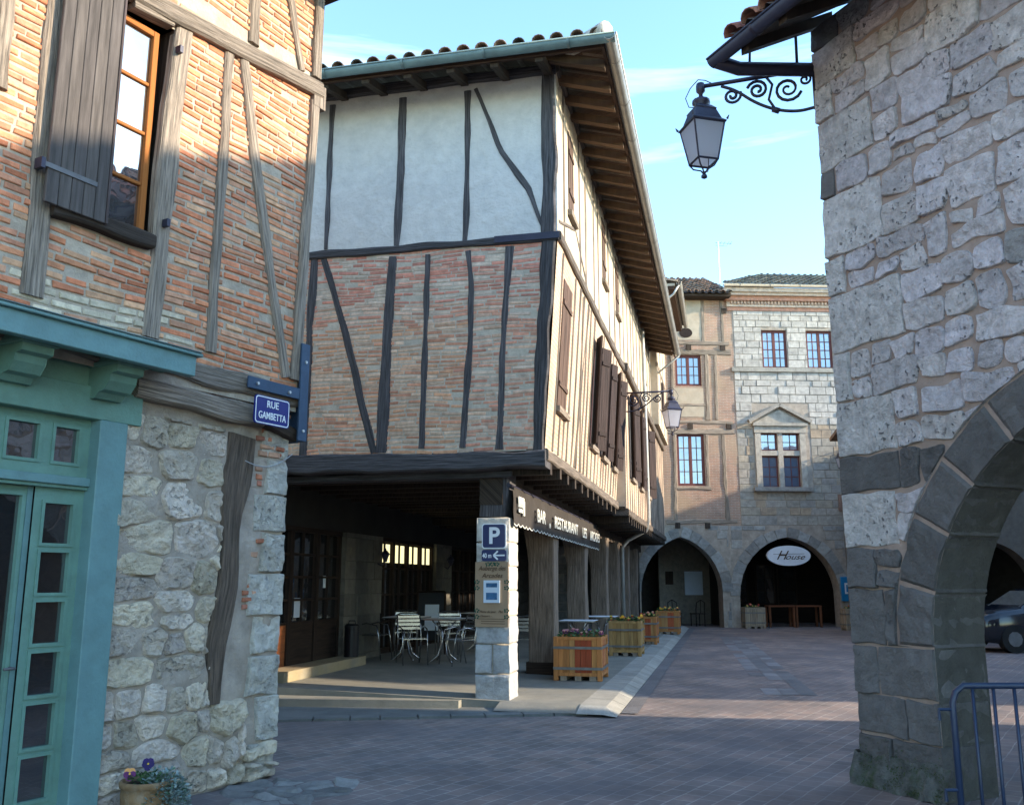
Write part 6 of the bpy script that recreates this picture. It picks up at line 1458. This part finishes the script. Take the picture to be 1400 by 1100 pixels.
def car(loc, rot, label):
    t = thing('parked_car', label, 'car', (0, 0, 0)); m = MB()
    ST = [(-2.0, .70, .35, .62, .62, .60), (-1.95, .80, .25, .80, .84, .70), (-1.55, .85, .20, .90, .96, .74), (-1.0, .86, .18, .95, 1.02, .74), (-.95, .86, .18, .95, 1.05, .72), (-.35, .86, .18, .95, 1.42, .58), (.3, .86, .18, .95, 1.47, .58), (1.0, .86, .18, .97, 1.43, .57), (1.6, .84, .22, .97, 1.25, .60), (1.9, .80, .28, .92, .98, .68), (1.98, .72, .38, .8, .82, .62)]
    vs = []
    for x, hw, zb, zt, zr, rh in ST: vs += [(x, -hw*.9, zb), (x, -hw, zb+.15), (x, -hw, zt-.12), (x, -hw*.95, zt), (x, -rh, zr-.03), (x, -rh*.8, zr), (x, rh*.8, zr), (x, rh, zr-.03), (x, hw*.95, zt), (x, hw, zt-.12), (x, hw, zb+.15), (x, hw*.9, zb)]
    K = 12; n_ = len(ST); m.add(vs, [(i*K+j, i*K+(j+1) % K, (i+1)*K+(j+1) % K, (i+1)*K+j) for i in range(n_-1) for j in range(K)]+[tuple(range(K))[::-1], tuple((n_-1)*K+j for j in range(K))], m_car); m.build('body', t, smooth=True)
    for s in (-1, 1):
        for xs in ([(-.78, .99), (-.32, 1.37), (.22, 1.42), (.22, .99)], [(.30, .99), (.30, 1.42), (.95, 1.38), (1.35, 1.2), (1.4, 1.0)]):
            m = MB(); m.add([(x, s*(.825-(z-.95)*.5+.02), z) for x, z in xs], [tuple(range(len(xs)))], m_glass_d); m.build('side_window', t)
        m = MB(); m.box((-.75, s*.95, 1.0), (.12, .14, .12), m_car); m.build('mirror', t, bevel=.02)
        m = MB(); m.box((0.1, s*.865, .30), (2.3, .02, .03), m_zinc_l); m.build('trim', t)
        for x in (-1.3, 1.25):
            m = MB(); m.tube([(x, s*.66, .31), (x, s*.87, .31)], .31, m_rubber, 20); w__ = m.build('wheel', t); m = MB(); m.tube([(x, s*.80, .31), (x, s*.885, .31)], .17, m_iron2, 10); m.build('rim', w__)
    m = MB(); m.add([(-.98, -.66, 1.03), (-.98, .66, 1.03), (-.42, .55, 1.39), (-.42, -.55, 1.39)], [(0, 1, 2, 3)], m_glass_d); m.build('windscreen', t)
    for s in (-1, 1): m = MB(); m.box((-1.93, s*.58, .66), (.1, .3, .12), m_white); m.build('headlight', t, bevel=.02)
    t.location = loc; t.rotation_euler = (0, 0, rot); return t
car((12.75, 22.6, 0), radians(4), 'black hatchback parked beyond the right stone arch, partly hidden by the pier')
def plain_house(label, o, au, an, w_, h_, dp, arc=False, name='plain_house', wc=(.42, .36, .28)):
    W = Fr(o, au, an); t = thing(name, label, 'house', tuple(W.P(w_/2, 0, 0))); m = MB(); ho = []
    x = 1.2
    while x < w_-1.4:
        for z in ([3.9, 6.4] if h_ > 8 else [3.9]):
            if z+1.5 < h_: ho.append((x, x+.9, z, z+1.4))
        x += 2.6
    if arc:
        ars = []; x = .5
        while x+2.7 < w_: ars.append((x, x+2.6, 1.2, 2.7)); x += 3.2
        arch_wall(m, W, 0, w_, 3.3, ars, .5, m_dress, tint=wc); W.box(m, .1, w_-.1, 0, 3.2, -3.6, -3.4, m_dark)
        for c in cells(0, w_, 3.3, h_, ho): sheet(m, W, *c, 0, m_dress, wc)
    else:
        for c in cells(0, w_, 0, h_, ho): sheet(m, W, *c, 0, m_dress, wc)
    reveals(m, W, ho, -.2, 0, m_dress, wc)
    W.box(m, 0, .15, 0, h_, -dp, -.01, m_dress, wc); W.box(m, w_-.15, w_, 0, h_, -dp, -.01, m_dress, wc); W.box(m, .15, w_-.15, 0, h_, -dp, -dp+.2, m_dress, wc); W.box(m, .15, w_-.15, 3.2 if arc else 0.1, h_-.02, -dp+.3, -.4, m_int); m.build('wall', t)
    for ge in (.0, w_-.15):
        hh = (dp/2)*math.tan(PT); P6 = [W.P(q, z, n) for q in (ge, ge+.15) for n, z in ((-.01, h_-.05), (-dp, h_-.05), (-dp/2, h_+hh))]; m = MB(); m.add(P6, [(0, 1, 2), (5, 4, 3), (0, 3, 4, 1), (1, 4, 5, 2), (2, 5, 3, 0)], m_dress, wc); m.build('gable', t)
    for h in ho: window(W, t, *h, n=-.12, rows=3)
    m = MB(); u_ = -W.n*cos(PT)+Vector((0, 0, sin(PT))); a = W.P(-.3, h_, .4); quad(m, a, a+W.u*(w_+.6), a+W.u*(w_+.6)+u_*(dp/2+.6), a+u_*(dp/2+.6), m_tile, .12, (.24, .15, .1)); u2 = W.n*-1*cos(PT)-Vector((0, 0, sin(PT))); b = a+u_*(dp/2+.6); quad(m, b, b+W.u*(w_+.6), b+W.u*(w_+.6)+u2*(dp/2), b+u2*(dp/2), m_tile, .12, (.24, .15, .1)); m.build('roof', t)
    return t
plain_house('unseen long stone row on the east side, sized to shade the square', (17.3, 11.1, 0), 12, 282, 16, 8.6, 5)  # out of view; position and height set so its shadow covers the square
plain_house('unseen taller stone house at the northeast corner, sized to shade the far houses', (20.6, 27.3, 0), 12, 282, 22, 9.6, 7)  # out of view; height set to block sun from the lower far walls
plain_house('low arcaded house behind the black car', (11.3, 25.5, 0), 90, 180, 6.5, 6.2, 6, arc=True, wc=(.11, .095, .08))
